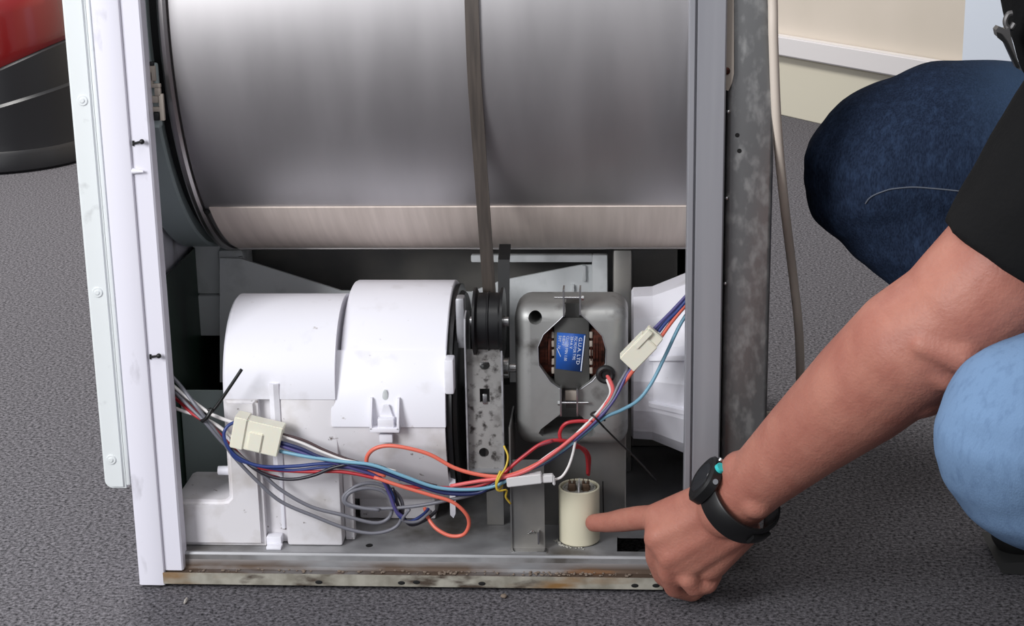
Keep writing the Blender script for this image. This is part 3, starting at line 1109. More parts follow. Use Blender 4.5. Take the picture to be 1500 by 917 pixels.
# U shaped spring clip on the blower
bm = NB()
p0, p1 = at(542, 633, Y=0.02), at(585, 633, Y=0.02)
zt, zb_ = at(560, 586, Y=0.024).z, p0.z
w = 0.0020
box(bm, (p0.x, 0.0185, zb_), (p1.x, 0.0290, zb_+0.0042), 0.0005)
for x in (p0.x, p1.x-w):
    prism(bm, [(0.0185, zb_+0.003), (0.0300, zb_+0.003), (0.0345, zt), (0.0285, zt), (0.0185, zb_+0.010)], YZ, x, x+w)
obj('clip_frame', bm, 'white_plastic', blw, 30)
bm = NB()
t0, t1 = at(554, 633, Y=0.022), at(577, 613, Y=0.022)
box(bm, (t0.x, 0.0200, zb_+0.0035), (t1.x, 0.0285, t1.z), 0.0008)
prism(bm, [(t0.x+0.001, t1.z-0.002), (t1.x-0.001, t1.z-0.002), (t1.x-0.005, at(560, 592, Y=0.03).z), (t0.x+0.005, at(560, 592, Y=0.03).z)], XZ, 0.0265, 0.0295)
t2, t3 = at(556, 648, Y=0.025), at(575, 636, Y=0.025)
box(bm, (t2.x, 0.0235, t2.z), (t3.x, 0.0300, t3.z), 0.0008)
obj('clip_tongue', bm, 'white_plastic', blw, 30)
bm = NB()
q = at(564, 583, Y=0.03)
yq = CYc-math.sqrt((CR+0.0012)**2-(q.z-CZ)**2)
sphere(bm, (q.x, yq, q.z), 0.0075, 0.36, 0.10, 1.0, 16)
obj('clip_recess', bm, 'grey_plastic', blw)

# ---------------- rear white heater housing (ribbed, flaring)
rx = at(925, 520, Y=0.085).x
RZ, RY = 0.171, 0.153
bm = NB()
lathe(bm, [(rx, 0.02), (rx, 0.070), (rx+0.002, 0.073), (rx+0.020, 0.074), (0.2615, 0.090), (0.2615, 0.02)], RY, RZ, 15, -172, 188, closed=True)
hh = obj('heater_housing', bm, 'white_plastic', DR, 10)
for a in (-22, 12):
    bm = NB()
    lathe(bm, [(rx+0.016, 0.070), (rx+0.016, 0.0755), (0.2610, 0.0925), (0.2610, 0.085)], RY, RZ, 3, a, a+3, closed=True)
    obj('housing_rib', bm, 'white_plastic', hh, 20)

# ---------------- ducts and frame behind motor and fan
bm = NB()
d = lambda x, y, Y: at(x, y, Y=Y)
p, q = d(291, 492, 0.25), d(321, 350, 0.25)
box(bm, (p.x, 0.25, p.z+0.045), (q.x, 0.33, q.z+0.02), 0.002)
box(bm, (p.x+0.0005, 0.249, p.z), (q.x+0.006, 0.33, p.z+0.0435), 0.002)
du = obj('air_duct', bm, 'grey_plastic', DR)
bm = NB()
p, q = d(327, 495, 0.245), d(360, 372, 0.245)
box(bm, (p.x, 0.245, p.z), (p.x+0.026, 0.29, q.z+0.004), 0.003)
for (a, b, c, e2) in ((330, 370, 462, 476), (338, 346, 380, 462), (352, 356, 375, 415), (349, 352, 425, 460), (356, 372, 482, 486)):
    p2, q2 = d(a, e2, 0.245), d(b, c, 0.245)
    box(bm, (p2.x, 0.240, p2.z), (q2.x, 0.246, q2.z), 0.001)
obj('duct_elbow', bm, 'grey_plastic', du)
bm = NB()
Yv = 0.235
vp = [d(322, 378, Yv), d(352, 379, Yv), d(500, 426, Yv), d(690, 428, Yv), d(735, 411, Yv), d(852, 388, Yv), d(872, 388, Yv), d(872, 560, Yv), d(322, 560, Yv)]  # drum shadow put into the shape: V top edge, dark partition above
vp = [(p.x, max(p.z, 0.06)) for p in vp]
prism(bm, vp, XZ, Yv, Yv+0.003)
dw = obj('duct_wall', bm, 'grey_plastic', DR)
bm = NB()
for (a, b, c, e2) in ((868, 890, 373, 560), (690, 868, 373, 384)):
    p, q = d(a, e2, Yv-0.006), d(b, c, Yv-0.006)
    box(bm, (p.x, Yv-0.008, max(p.z, 0.1)), (q.x, Yv, q.z), 0.0015)
for (a, b, c, e2) in ((853, 858, 389, 412), (837, 841, 417, 440)):
    p, q = d(a, e2, Yv-0.003), d(b, c, Yv-0.003)
    box(bm, (p.x, Yv-0.004, p.z), (q.x, Yv, q.z), 0.0005)
obj('duct_frame', bm, 'grey_plastic', dw)
bm = NB()
p, q = d(898, 560, 0.22), d(926, 366, 0.22)
box(bm, (p.x, 0.22, 0.031), (q.x, 0.25, q.z), 0.003)
obj('support_column', bm, 'mount_steel', DR)
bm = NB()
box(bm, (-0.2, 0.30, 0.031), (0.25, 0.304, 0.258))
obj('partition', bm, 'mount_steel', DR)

# ---------------- rear corner post and rear cover
PX0, PX1 = 0.2488, 0.2795
bm = NB()
prism(bm, [(PX0, 0.030), (PX0, 0.0006), (PX0+0.0006, 0.0), (PX0+0.0046, 0.0), (PX0+0.0050, 0.0006), (PX0+0.0052, 0.0045), (PX0+0.0066, 0.0045), (PX0+0.0068, 0.0006),
           (PX0+0.0074, 0.0), (PX1-0.0012, 0.0), (PX1, 0.0012), (PX1, 0.030)], XY, 0.0165, TOPZ)
obj('rear_post', bm, 'post_steel', DR, 25)
bm = NB()
RC0, RC1 = PX1+0.0022, at(1126, 520, Y=0.012).x
box(bm, (RC0, 0.012, 0.07), (RC1, 0.13, TOPZ-0.03), 0.004, 3)
rc = obj('rear_cover', bm, 'mottled_steel', DR, 40)
bm = NB()
box(bm, (PX1, 0.020, 0.05), (RC0+0.001, 0.5, TOPZ-0.02))
obj('cover_seal', bm, 'black_rubber', rc)
for (x, y) in ((1080, 198), (1083, 221)):
    p = at(x, y, Y=0.012)
    bm = NB()
    cone(bm, (p.x, 0.0122, p.z), (p.x, 0.0116, p.z), 0.0019, 0.0019, 14)
    obj('vent_hole', bm, 'void_black', rc)
for (x, y) in ((1061, 164), (1060, 291), (1060, 416)):
    p = at(x, y, Y=0.010)
    bm = NB()
    sphere(bm, (RC0+0.0008, 0.0115, p.z), 0.0017, seg=10)
    obj('rivet', bm, 'bright_steel', rc)
bm = NB()
ps = [at(x, y, Y=0.008) for x, y in ((1059, -60), (1075, -60), (1075, 108), (1072, 122), (1067, 133), (1060, 131), (1058, 110))]
prism(bm, [(p.x, p.z) for p in ps], XZ, 0.0075, 0.0105)
st = obj('fixing_strap', bm, 'strap_beige', DR, 30)
bm = NB()
p = at(1065, 104, Y=0.0075)
sphere(bm, (p.x, 0.0072, p.z), 0.0026, 1, 0.5, 1.2, 12)
obj('strap_screw', bm, 'copper', st)

# mains cord hanging behind the rear cover
bm = NB()
cp = [at(1128, -120, Y=0.006), at(1132, 0, Y=0.006), at(1133, 60, Y=0.006), at(1138, 180, Y=0.015), at(1148, 290, Y=0.04), at(1160, 390, Y=0.08), at(1169, 470, Y=0.10), at(1172, 530, Y=0.12),
      at(1171, 570, Y=0.14), at(1160, 597, Y=0.16), at(1138, 606, Y=0.18), at(1100, 612, Y=0.2)]
tube(bm, cp, 0.0042, 10, 8)
obj('mains_cord', bm, 'cable_beige', DR)

# ---------------- wiring
WY = 0.0


def wire(color, pts, r=0.00155):
    bm = NB()
    tube(bm, [at(x, y, Y=Yd) for x, y, Yd in pts], r, 8, 6)
    o = obj('wire', bm, 'wire_'+color, DR, 0)
    o['label'] = {'lightblue': 'light blue'}.get(color, color) + ' insulated wire'
    return o


wire('white', [(240, 553, .03), (262, 572, .024), (302, 602, .016), (322, 612, .014), (347, 621, .014)], .0017)
wire('white', [(240, 590, .034), (262, 600, .026), (290, 609, .018), (318, 623, .014), (345, 645, .014)], .0016)
wire('grey', [(240, 540, .03), (262, 562, .026), (285, 592, .014), (303, 615, .011), (322, 640, .010), (342, 668, .012), (376, 704, .014), (412, 735, .016), (460, 756, .016), (510, 775, .016),
              (550, 781, .016), (582, 770, .018), (590, 742, .02), (578, 720, .02), (548, 708, .02), (522, 712, .018), (503, 728, .016), (512, 741, .014), (548, 745, .014), (604, 742, .012), (660, 732, .01), (700, 722, .009), (727, 708, .008)], .0017)
wire('grey', [(246, 562, .03), (272, 590, .020), (300, 618, .0095), (326, 648, .009), (348, 665, .010), (384, 694, .012), (412, 718, .013), (455, 742, .013), (500, 754, .013), (548, 766, .014),
              (570, 758, .016), (574, 738, .017), (562, 720, .017), (536, 715, .016), (512, 722, .013), (507, 736, .012), (530, 744, .011), (556, 747, .011)], .0017)
wire('blue', [(347, 617, .013), (334, 624, .010), (328, 637, .008), (335, 656, .007), (352, 672, .008), (383, 683, .009), (430, 683, .010), (478, 679, .010), (530, 681, .009), (575, 694, .008), (620, 712, .008), (680, 722, .007), (727, 710, .006),
              (760, 693, .006), (800, 677, .008), (845, 645, .014), (878, 614, .02), (902, 580, .026), (922, 545, .03), (930, 532, .03)], .0016)
wire('blue', [(345, 640, .012), (338, 660, .011), (355, 676, .011), (420, 689, .012), (480, 684, .012), (528, 688, .011), (560, 702, .012), (575, 725, .013), (577, 742, .012), (586, 757, .012), (600, 764, .014), (618, 755, .02), (628, 745, .026)], .0015)
wire('red', [(242, 565, .036), (262, 580, .028), (284, 600, .017), (298, 614, .0125), (318, 632, .0125), (340, 655, .0135), (365, 678, .0135), (390, 687, .0125), (450, 691, .012), (500, 691, .010), (548, 700, .007), (590, 712, .007), (640, 714, .007), (690, 714, .006), (730, 702, .005)], .0016)
wire('red', [(242, 572, .038), (262, 588, .030), (282, 606, .019), (300, 618, .014), (322, 640, .0145)], .0015)
wire('darkred', [(330, 650, .014), (352, 668, .014), (380, 690, .014), (410, 700, .014)], .0013)
wire('black', [(344, 662, .0115), (372, 686, .011), (400, 699, .0105), (430, 702, .009), (460, 696, .008), (488, 685, .007), (520, 679, .0055), (555, 683, .005), (595, 700, .005), (640, 718, .0065), (690, 724, .0085), (727, 714, .008)], .0016)
wire('white', [(411, 638, .014), (440, 648, .012), (470, 661, .010), (500, 672, .008), (540, 681, .0055), (580, 690, .004)], .0013)
wire('brown', [(411, 635, .015), (445, 645, .0135), (475, 659, .011), (505, 671, .0085), (545, 683, .0065), (590, 698, .0045), (640, 712, .005)], .0013)
wire('navy', [(411, 648, .013), (440, 657, .011), (470, 670, .009), (510, 680, .006), (550, 688, .004), (600, 706, .0035), (650, 722, .004), (700, 722, .0045), (728, 706, .004), (770, 688, .004), (820, 664, .009)], .0018)
wire('purple', [(411, 653, .013), (445, 664, .011), (480, 675, .009), (520, 687, .007), (556, 700, .008), (570, 722, .011), (580, 748, .011), (592, 758, .012)], .0017)
wire('lightblue', [(410, 661, .0135), (450, 669, .009), (500, 676, .006), (545, 681, .003), (590, 697, .0015), (640, 714, .002), (690, 717, .003), (727, 711, .003), (760, 694, .003), (805, 672, .007), (850, 640, .012), (885, 612, .018), (910, 601, .024), (935, 586, .03), (955, 560, .034), (975, 520, .038), (995, 478, .042), (1014, 448, .046)], .0017)
wire('orange', [(565, 697, .008), (541, 688, .010), (537, 672, .010), (546, 659, .009), (566, 653, .008), (595, 656, .006), (630, 666, .005), (665, 685, .004), (700, 695, .003), (735, 698, .002), (765, 690, .002), (800, 672, .005), (835, 645, .010), (865, 618, .016), (893, 590, .022), (912, 563, .026), (938, 530, .024), (962, 502, .030), (985, 470, .037), (1014, 436, .044)], .0019)
wire('orange', [(548, 699, .006), (590, 713, .004), (630, 725, .003), (662, 735, .003), (682, 752, .005), (687, 768, .008), (679, 783, .01), (660, 785, .012), (640, 775, .016), (628, 760, .022), (622, 744, .03)], .0018)
wire('pink', [(660, 712, .004), (700, 705, .0025), (735, 700, .0005), (770, 690, .0005), (805, 668, .003), (838, 642, .008), (868, 616, .014), (888, 592, .022), (898, 573, .032), (893, 556, .046), (888, 549, .052)], .0018)
wire('white', [(770, 692, .006), (800, 669, .006), (830, 648, .008), (860, 620, .012), (882, 596, .020), (894, 575, .034), (889, 556, .048)], .0012)
wire('darkred', [(640, 716, .009), (690, 714, .008), (730, 700, .006), (757, 676, .006), (785, 655, .007), (810, 646, .008)], .0015)
wire('red', [(735, 696, .004), (765, 670, .006), (795, 649, .008), (822, 645, .012), (845, 652, .022), (858, 664, .034), (861, 680, .042), (861, 694, .047)], .0017)
wire('red', [(822, 648, .014), (820, 634, .014), (828, 621, .013), (845, 617, .013), (868, 617, .0135)], .0017)
wire('red', [(840, 655, .026), (855, 657, .034), (863, 668, .042), (863, 684, .048), (862, 696, .050)], .0015)
wire('grey', [(866, 620, .015), (893, 590, .019), (907, 562, .024), (920, 540, .029)], .0015)
wire('purple', [(930, 535, .028), (918, 550, .026), (900, 585, .020), (876, 614, .0145), (840, 646, .0085)], .0015)
wire('purple', [(946, 494, .034), (965, 475, .037), (985, 455, .041), (1014, 424, .046)], .0017)
wire('navy', [(958, 489, .034), (972, 472, .038), (990, 454, .042), (1014, 428, .046)], .0017)
wire('blue', [(965, 486, .031), (978, 470, .035), (992, 456, .039), (1014, 430, .043)], .0015)
wire('white', [(809, 703, .004), (822, 699, .006), (832, 685, .008), (839, 665, .010), (843, 645, .010)], .0013)
wire('black', [(575, 715, .014), (585, 745, .016), (600, 768, .02), (622, 762, .025), (640, 748, .03)], .0017)
wire('grey', [(600, 746, .008), (590, 762, .010), (612, 764, .014), (632, 748, .022)], .0014)


def connector(name, corners, Y, thick, m, split=None, parent=DR):
    """block connector from its four photo corners (tl, tr, br, bl) on plane Y"""
    bm = NB()
    c = [at(x, y, Y=Y) for x, y in corners]
    ex = ((c[1]-c[0])+(c[2]-c[3]))/4
    ez = ((c[0]-c[3])+(c[1]-c[2]))/4
    ctr = sum(c, Vector())/4 + Vector((0, thick/2, 0))
    obox(bm, ctr, ex, Vector((0, thick/2, 0)), ez, 0.0008)
    return obj(name, bm, m, parent)


cn = connector('plug_connector', ((347, 613), (414, 627), (406, 671), (336, 653)), 0.006, 0.016, 'nylon')
connector('plug_collar', ((344, 611), (362, 615), (355, 660), (335, 655)), 0.0045, 0.019, 'nylon', parent=cn)
connector('plug_latch', ((366, 633), (385, 637), (381, 664), (360, 659)), 0.0042, 0.006, 'nylon', parent=cn)
cn2 = connector('plug_connector', ((942, 490), (963, 509), (929, 546), (907, 524)), 0.021, 0.014, 'nylon')
connector('plug_neck', ((951, 479), (972, 497), (962, 509), (942, 491)), 0.023, 0.009, 'nylon', parent=cn2)
connector('plug_key', ((949, 483), (957, 489), (934, 513), (927, 506)), 0.0195, 0.004, 'nylon', parent=cn2)
cn3 = connector('inline_connector', ((741, 701), (793, 694), (794, 709), (743, 714)), -0.002, 0.009, 'white_nylon')
connector('inline_plug', ((794, 697), (810, 696), (811, 707), (794, 708)), 0.000, 0.006, 'white_nylon', parent=cn3)
connector('plug_barb', ((808, 697), (813, 697), (813, 712), (810, 711)), 0.0005, 0.003, 'white_nylon', parent=cn3)


def tie(name, m, pts, r, ring=None):
    bm = NB()
    tube(bm, [at(x, y, Y=Yd) for x, y, Yd in pts], r, 6, 5)
    o = obj(name, bm, m, DR, 0)
    if ring:
        b2 = NB()
        tube(b2, [at(x, y, Y=Yd) for x, y, Yd in ring], r*1.15, 6, 5)
        obj('tie_loop', b2, m, o, 0)
    return o


tie('cable_tie', 'tie_black', [(354, 541, .010), (340, 562, .008), (318, 594, .007), (306, 607, .006)], 0.0016,
    [(311, 598, .006), (303, 612, .003), (296, 616, .010), (300, 606, .022), (308, 600, .014)])
tie('cable_tie', 'tie_black', [(961, 704, .020), (935, 675, .018), (905, 646, .014), (882, 623, .008)], 0.0009,
    [(884, 625, .008), (872, 612, .006), (866, 607, .012), (874, 604, .026), (886, 616, .018)])
tie('twist_tie', 'tie_yellow', [(738, 653, .008), (744, 668, .004), (741, 684, .000), (733, 697, -.004), (727, 712, -.004), (731, 719, -.003), (742, 718, .002), (741, 728, .006), (748, 738, .010)], 0.0010,
    [(733, 690, -.002), (727, 706, -.004), (729, 718, -.002), (735, 712, .010), (737, 697, .010), (733, 691, .002)])

# ------------------------------------------------------------------ person
PS = thing('person', 'person in black T-shirt and blue jeans crouching by the dryer, pointing at the capacitor', 'person', (0.78, 0.0, 0.0))


def caps(bm, p0, r0, p1, r1, seg=20):
    p0, p1 = Vector(p0), Vector(p1)
    sphere(bm, p0, r0, seg=seg)
    sphere(bm, p1, r1, seg=seg)
    cone(bm, p0, p1, r0, r1, seg)


def chain(bm, pts, seg=20):
    for (a, ra), (b, rb) in zip(pts, pts[1:]):
        caps(bm, a, ra, b, rb, seg)


def remeshed(name, bm, m, parent, voxel, it, fac=0.5, angle=0):
    o = obj(name, bm, m, None, 0)
    mt = list(o.data.materials)
    evaluated(o, [('REMESH', dict(mode='VOXEL', voxel_size=voxel, adaptivity=0.0)), ('SMOOTH', dict(factor=fac, iterations=it))])
    o.data.materials.clear()
    for k in mt:
        o.data.materials.append(k)
    for p in o.data.polygons:
        p.material_index = 0
    finish(o.data, angle)
    if parent is not None:
        hang(o, parent)
    return o


A = lambda x, y, Y: at(x, y, Y=Y)
# joints (towards the dryer is -X, the camera side is -Y)
L_sh = A(1672, 138, -0.195)
L_el = A(1398, 468, -0.185)
L_wr = A(1066, 744, -0.066)
R_sh = Vector((0.645, 0.165, 0.585))
R_el = Vector((0.86, 0.25, 0.43))
R_wr = Vector((0.70, 0.21, 0.45))
pel = Vector((0.90, 0.0, 0.34))
L_hip, R_hip = pel+Vector((-0.01, -0.085, 0.0)), pel+Vector((-0.01, 0.085, 0.01))
L_kn = Vector((0.492, -0.262, 0.250))
R_kn = Vector((0.436, 0.135, 0.362))
L_an, R_an = Vector((0.76, -0.19, 0.105)), Vector((0.748, 0.085, 0.095))
chest = Vector((0.632, -0.01, 0.555))
neck = Vector((0.585, -0.01, 0.69))
head = Vector((0.515, -0.01, 0.79))

bm = NB()
# trunk and legs
chain(bm, [(pel, 0.105), ((pel+chest)/2+Vector((0.03, 0, 0.02)), 0.105), (chest, 0.105)])
for s in (L_hip, R_hip):
    sphere(bm, s, 0.095)
chain(bm, [(chest+Vector((0, -0.07, 0.03)), 0.085), (chest+Vector((0, 0.07, 0.03)), 0.085)])
chain(bm, [(chest+Vector((0, 0, 0.05)), 0.07), (neck, 0.056), ((neck+head)/2, 0.054), (head, 0.06)])
for hip, kn, an in ((L_hip, L_kn, L_an), (R_hip, R_kn, R_an)):
    chain(bm, [(hip, 0.082), ((hip+kn)/2, 0.066), (kn, 0.05), (kn+(an-kn)*0.35+Vector((0.01, 0, 0)), 0.048), (an, 0.032)])
    chain(bm, [(an, 0.032), (an+Vector((0.01, 0, -0.04)), 0.028), (an+Vector((-0.13, 0, -0.068)), 0.022)])
# right arm
chain(bm, [(chest+Vector((0, 0.07, 0.03)), 0.075), (R_sh, 0.058), (R_el, 0.042), (R_wr, 0.027)])
caps(bm, R_wr, 0.026, R_wr+Vector((-0.07, -0.01, 0.02)), 0.03)
# left arm, taper following the photo
LA = [(L_sh, 0.060), (A(1570, 274, -0.192), 0.055), (A(1478, 392, -0.19), 0.053), (A(1420, 447, -0.187), 0.050), (L_el+Vector((0.002, 0, 0.002)), 0.0485), (A(1335, 508, -0.175), 0.0475),
      (A(1262, 572, -0.148), 0.0435), (A(1180, 641, -0.115), 0.0350), (A(1112, 702, -0.085), 0.0280), (L_wr, 0.0262)]
chain(bm, [(chest+Vector((0, -0.07, 0.03)), 0.075), (L_sh, 0.058)])
chain(bm, LA, 28)
sphere(bm, A(1340, 545, -0.17), 0.036)
sphere(bm, A(1085, 690, -0.08), 0.0175)
sphere(bm, A(1108, 735, -0.098), 0.0145)
# left hand: palm
mcp = [A(962, 757, -0.026), A(964, 788, -0.040), A(982, 815, -0.046), A(1003, 832, -0.044)]
kr = [0.0112, 0.0118, 0.0112, 0.0100]
wb = [A(1048, 728, -0.056), A(1060, 742, -0.062), A(1072, 757, -0.064), A(1084, 771, -0.062)]
for i in range(4):
    caps(bm, wb[i], 0.0165, mcp[i], kr[i]+0.0012, 18)
    if i < 3:
        caps(bm, (wb[i]+wb[i+1])/2, 0.0165, (mcp[i]+mcp[i+1])/2, 0.0118, 18)
        caps(bm, (wb[i]+wb[i+1])/2+Vector((0, 0.010, -0.004)), 0.0160, (mcp[i]+mcp[i+1])/2+Vector((0.006, 0.010, -0.004)), 0.0115, 18)
caps(bm, A(1085, 775, -0.055), 0.017, A(1040, 825, -0.040), 0.0155, 18)   # heel of the hand
# index finger stretched to the capacitor
TIP = A(870, 766, 0.0285)
chain(bm, [(mcp[0], 0.0112), (A(933, 759, -0.008), 0.0110), (A(912, 762, 0.006), 0.0107), (A(893, 765, 0.018), 0.0095), (TIP, 0.0084)], 18)
# curled fingers
chain(bm, [(mcp[1], 0.0116), (A(962, 815, -0.030), 0.0105), (A(972, 842, -0.020), 0.0098), (A(990, 858, -0.013), 0.0086), (A(1014, 850, -0.012), 0.0078)], 18)
chain(bm, [(mcp[2], 0.0112), (A(980, 838, -0.041), 0.0102), (A(988, 860, -0.030), 0.0095), (A(1014, 868, -0.018), 0.0085), (A(1034, 854, -0.012), 0.0076)], 18)
chain(bm, [(mcp[3], 0.0102), (A(1008, 848, -0.048), 0.0092), (A(1017, 860, -0.044), 0.0086), (A(1038, 857, -0.040), 0.0078), (A(1047, 842, -0.036), 0.0070)], 18)
# thumb behind the palm
chain(bm, [(A(1046, 738, -0.044), 0.0155), (A(1015, 768, -0.027), 0.0132), (A(992, 790, -0.022), 0.0112), (A(980, 806, -0.018), 0.0092)], 18)
# knuckles and tendons on the back of the hand
for i in range(4):
    sphere(bm, mcp[i]+Vector((0.001, -0.0035, 0.003)), kr[i]*0.92)
    caps(bm, mcp[i]+Vector((0.004, -0.0055, 0.005)), 0.006, wb[i].lerp(mcp[i], 0.45)+Vector((0, -0.0075, 0.006)), 0.0055, 12)
# crease of the elbow: two soft folds
caps(bm, A(1340, 536, -0.214), 0.008, A(1385, 552, -0.214), 0.011, 16)
caps(bm, A(1352, 505, -0.219), 0.010, A(1410, 520, -0.224), 0.014, 16)
# head with nose, ears, jaw
hd = Vector((-0.80, -0.10, -0.58)).normalized()          # looking down to the hand
hy = Vector((0, 1, 0))
hu = hd.cross(hy).normalized()
hu = hu if hu.z > 0 else -hu
hs = hu.cross(hd).normalized()
HR = Matrix((hd, hs, hu)).transposed()
hc = head + Vector((-0.03, 0, 0.05))
sphere(bm, hc, 0.1, 0.97, 0.78, 1.12, 28, HR)
sphere(bm, hc+hd*0.028-hu*0.058, 0.062, 1.0, 0.92, 0.9, 20, HR)
caps(bm, hc+hd*0.092+hu*0.012, 0.008, hc+hd*0.108-hu*0.022, 0.013)
for s in (-1, 1):
    sphere(bm, hc+hs*s*0.080-hd*0.004-hu*0.006, 0.03, 0.6, 0.28, 1.0, 16, HR)
caps(bm, hc+hd*0.083-hu*0.058-hs*0.018, 0.008, hc+hd*0.083-hu*0.058+hs*0.018, 0.008)
body = remeshed('body', bm, 'skin', PS, 0.0024, 3, 0.5)
for s in (-1, 1):
    bm = NB()
    sphere(bm, hc+hd*0.0725+hs*s*0.032+hu*0.008, 0.0130, seg=16)
    e = obj('eye', bm, 'eye_white', body, 0)
    bm = NB()
    sphere(bm, hc+hd*0.0815+hs*s*0.032+hu*0.006, 0.0055, 0.9, 1, 1, 12, HR)
    obj('iris', bm, 'iris', e, 0)
bm = NB()
g = bmesh.ops.create_uvsphere(bm, u_segments=36, v_segments=20, radius=1.0)
for v in bm.verts:
    p = Vector((v.co.x*0.103, v.co.y*0.084, v.co.z*0.118))
    v.co = hc - hd*0.006 + hu*0.006 + HR @ p
kill = [v for v in bm.verts if (v.co-hc).dot(hd) > 0.045 and (v.co-hc).dot(hu) < 0.062 or (v.co-hc).dot(hu) < -0.045]
bmesh.ops.delete(bm, geom=kill, context='VERTS')
hair = obj('hair', bm, 'hair_brown', body, 0)
# index fingernail
bm = NB()
fd = (TIP-A(893, 765, 0.018)).normalized()
nu = (Vector((0, -0.62, 0.78)) - fd*Vector((0, -0.62, 0.78)).dot(fd)).normalized()
ns = fd.cross(nu)
NR = Matrix((fd, ns, nu)).transposed()
sphere(bm, TIP+nu*0.0060-fd*0.0015, 0.0060, 1.0, 0.75, 0.20, 14, NR)
mat('nail', srgb(192, 132, 118), 0.35)
obj('fingernail', bm, 'nail', body, 0)

# jeans
bm = NB()
chain(bm, [(pel+Vector((0.005, 0, 0.02)), 0.125), (pel+Vector((-0.01, 0, 0.06)), 0.118)])
chain(bm, [(L_hip, 0.100), (L_hip*0.5+L_kn*0.5+Vector((0, -0.01, 0.004)), 0.090), (L_kn+Vector((0.035, 0, 0.01)), 0.080), (L_kn, 0.0745)], 28)
chain(bm, [(L_kn, 0.0745), (L_kn+Vector((0.008, 0, -0.018)), 0.070), (L_kn*0.65+L_an*0.35+Vector((0.01, 0, 0.0)), 0.070), (L_an+Vector((-0.045, 0, 0.030)), 0.056)], 28)
chain(bm, [(R_hip+Vector((0, 0, 0.0)), 0.102), (R_hip*0.5+R_kn*0.5+Vector((0, 0, 0.014)), 0.094), (R_kn+Vector((0.05, 0, 0.012)), 0.086), (R_kn, 0.078)], 28)
chain(bm, [(R_kn, 0.076), (R_kn+Vector((0.016, 0, -0.022)), 0.074), (R_kn*0.62+R_an*0.38+Vector((0.012, 0, 0.0)), 0.072), (R_an+Vector((-0.012, 0, 0.034)), 0.058)], 28)
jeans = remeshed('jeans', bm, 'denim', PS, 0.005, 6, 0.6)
from mathutils import noise as mnoise


def crumple(o, layers):
    """soft folds in cloth: push the surface along its normals by stretched noise"""
    me = o.data
    me.update()
    nr = [v.normal.copy() for v in me.vertices]
    for v, n_ in zip(me.vertices, nr):
        p = v.co
        h = sum(mnoise.noise(Vector((p.x*sx, p.y*sy, p.z*sz)))*amp for sx, sy, sz, amp in layers)
        v.co = p+n_*h
    me.update()


crumple(jeans, ((13, 13, 26, 0.0040), (34, 30, 60, 0.0016), (9, 9, 9, 0.003)))


def on_surface(o, x, y, lift=0.0006):
    d = (fw + (x-750)/FPX*rt - (y-458.5)/FPX*up).normalized()
    ok, loc, nrm, k = o.ray_cast(CAM, d)
    return loc+nrm*lift if ok else None


bpy.context.view_layer.update()
bm = NB()
pts = [on_surface(jeans, x, y) for x, y in ((1268, 298), (1273, 291), (1280, 286), (1292, 281), (1305, 277), (1322, 275), (1340, 274), (1370, 276), (1400, 279), (1425, 282))]
pts = [p for p in pts if p]
if len(pts) > 2:
    tube(bm, pts, 0.0007, 6)
    sm = obj('leg_seam', bm, 'stitch', jeans, 0)
# shirt
bm = NB()
chain(bm, [(pel+Vector((0.0, 0, 0.09)), 0.128), ((pel+chest)/2+Vector((0.02, 0, 0.03)), 0.132), (chest+Vector((-0.005, 0, 0)), 0.132)], 28)
chain(bm, [(chest+Vector((0, -0.075, 0.035)), 0.105), (chest+Vector((0, 0.075, 0.035)), 0.105)], 28)
caps(bm, chest+Vector((-0.01, -0.02, -0.03)), 0.120, chest+Vector((0.09, 0, -0.08)), 0.13)
cone(bm, chest+Vector((0, 0, 0.06)), neck+Vector((0.012, 0, -0.018)), 0.10, 0.066, 28)
hem = A(1486, 394, -0.19)
chain(bm, [(chest+Vector((0, -0.075, 0.035)), 0.10), (L_sh, 0.080)], 28)
sphere(bm, L_sh, 0.08)
cone(bm, L_sh, hem, 0.078, 0.0635, 32)
rh = R_sh*0.45+R_el*0.55
chain(bm, [(chest+Vector((0, 0.075, 0.035)), 0.10), (R_sh, 0.078)], 28)
cone(bm, R_sh, rh, 0.078, 0.068, 32)
shirt = remeshed('t_shirt', bm, 'shirt_black', PS, 0.005, 7, 0.5)
crumple(shirt, ((14, 14, 14, 0.005), (30, 40, 30, 0.002)))


# shoes
def shoe(an):
    bm = NB()
    t = an+Vector((-0.02, 0, 0))
    heel = Vector((an.x+0.012, an.y, 0.072))
    ball = Vector((an.x-0.135, an.y, 0.034))
    toe = Vector((an.x-0.185, an.y, 0.030))
    chain(bm, [(an+Vector((0, 0, 0.0)), 0.046), (heel, 0.040), (ball, 0.036), (toe, 0.026)])
    caps(bm, an+Vector((-0.02, 0, -0.005)), 0.044, ball+Vector((0.03, 0, 0.008)), 0.036)
    o = remeshed('shoe', bm, 'shoe_black', PS, 0.004, 5)
    b2 = NB()
    w = 0.036
    prof = [(heel.x+0.040, 0.040), (heel.x+0.03, 0.026), (ball.x+0.02, 0.0015), (toe.x-0.02, 0.0015), (toe.x-0.026, 0.012), (ball.x, 0.016), (heel.x+0.02, 0.050)]
    prism(b2, prof, lambda u, v, h: (u, an.y+h, v), -w, w)
    obj('sole', b2, 'sole_grey', o, 30)
    return o


shoe(L_an)
shoe(R_an)

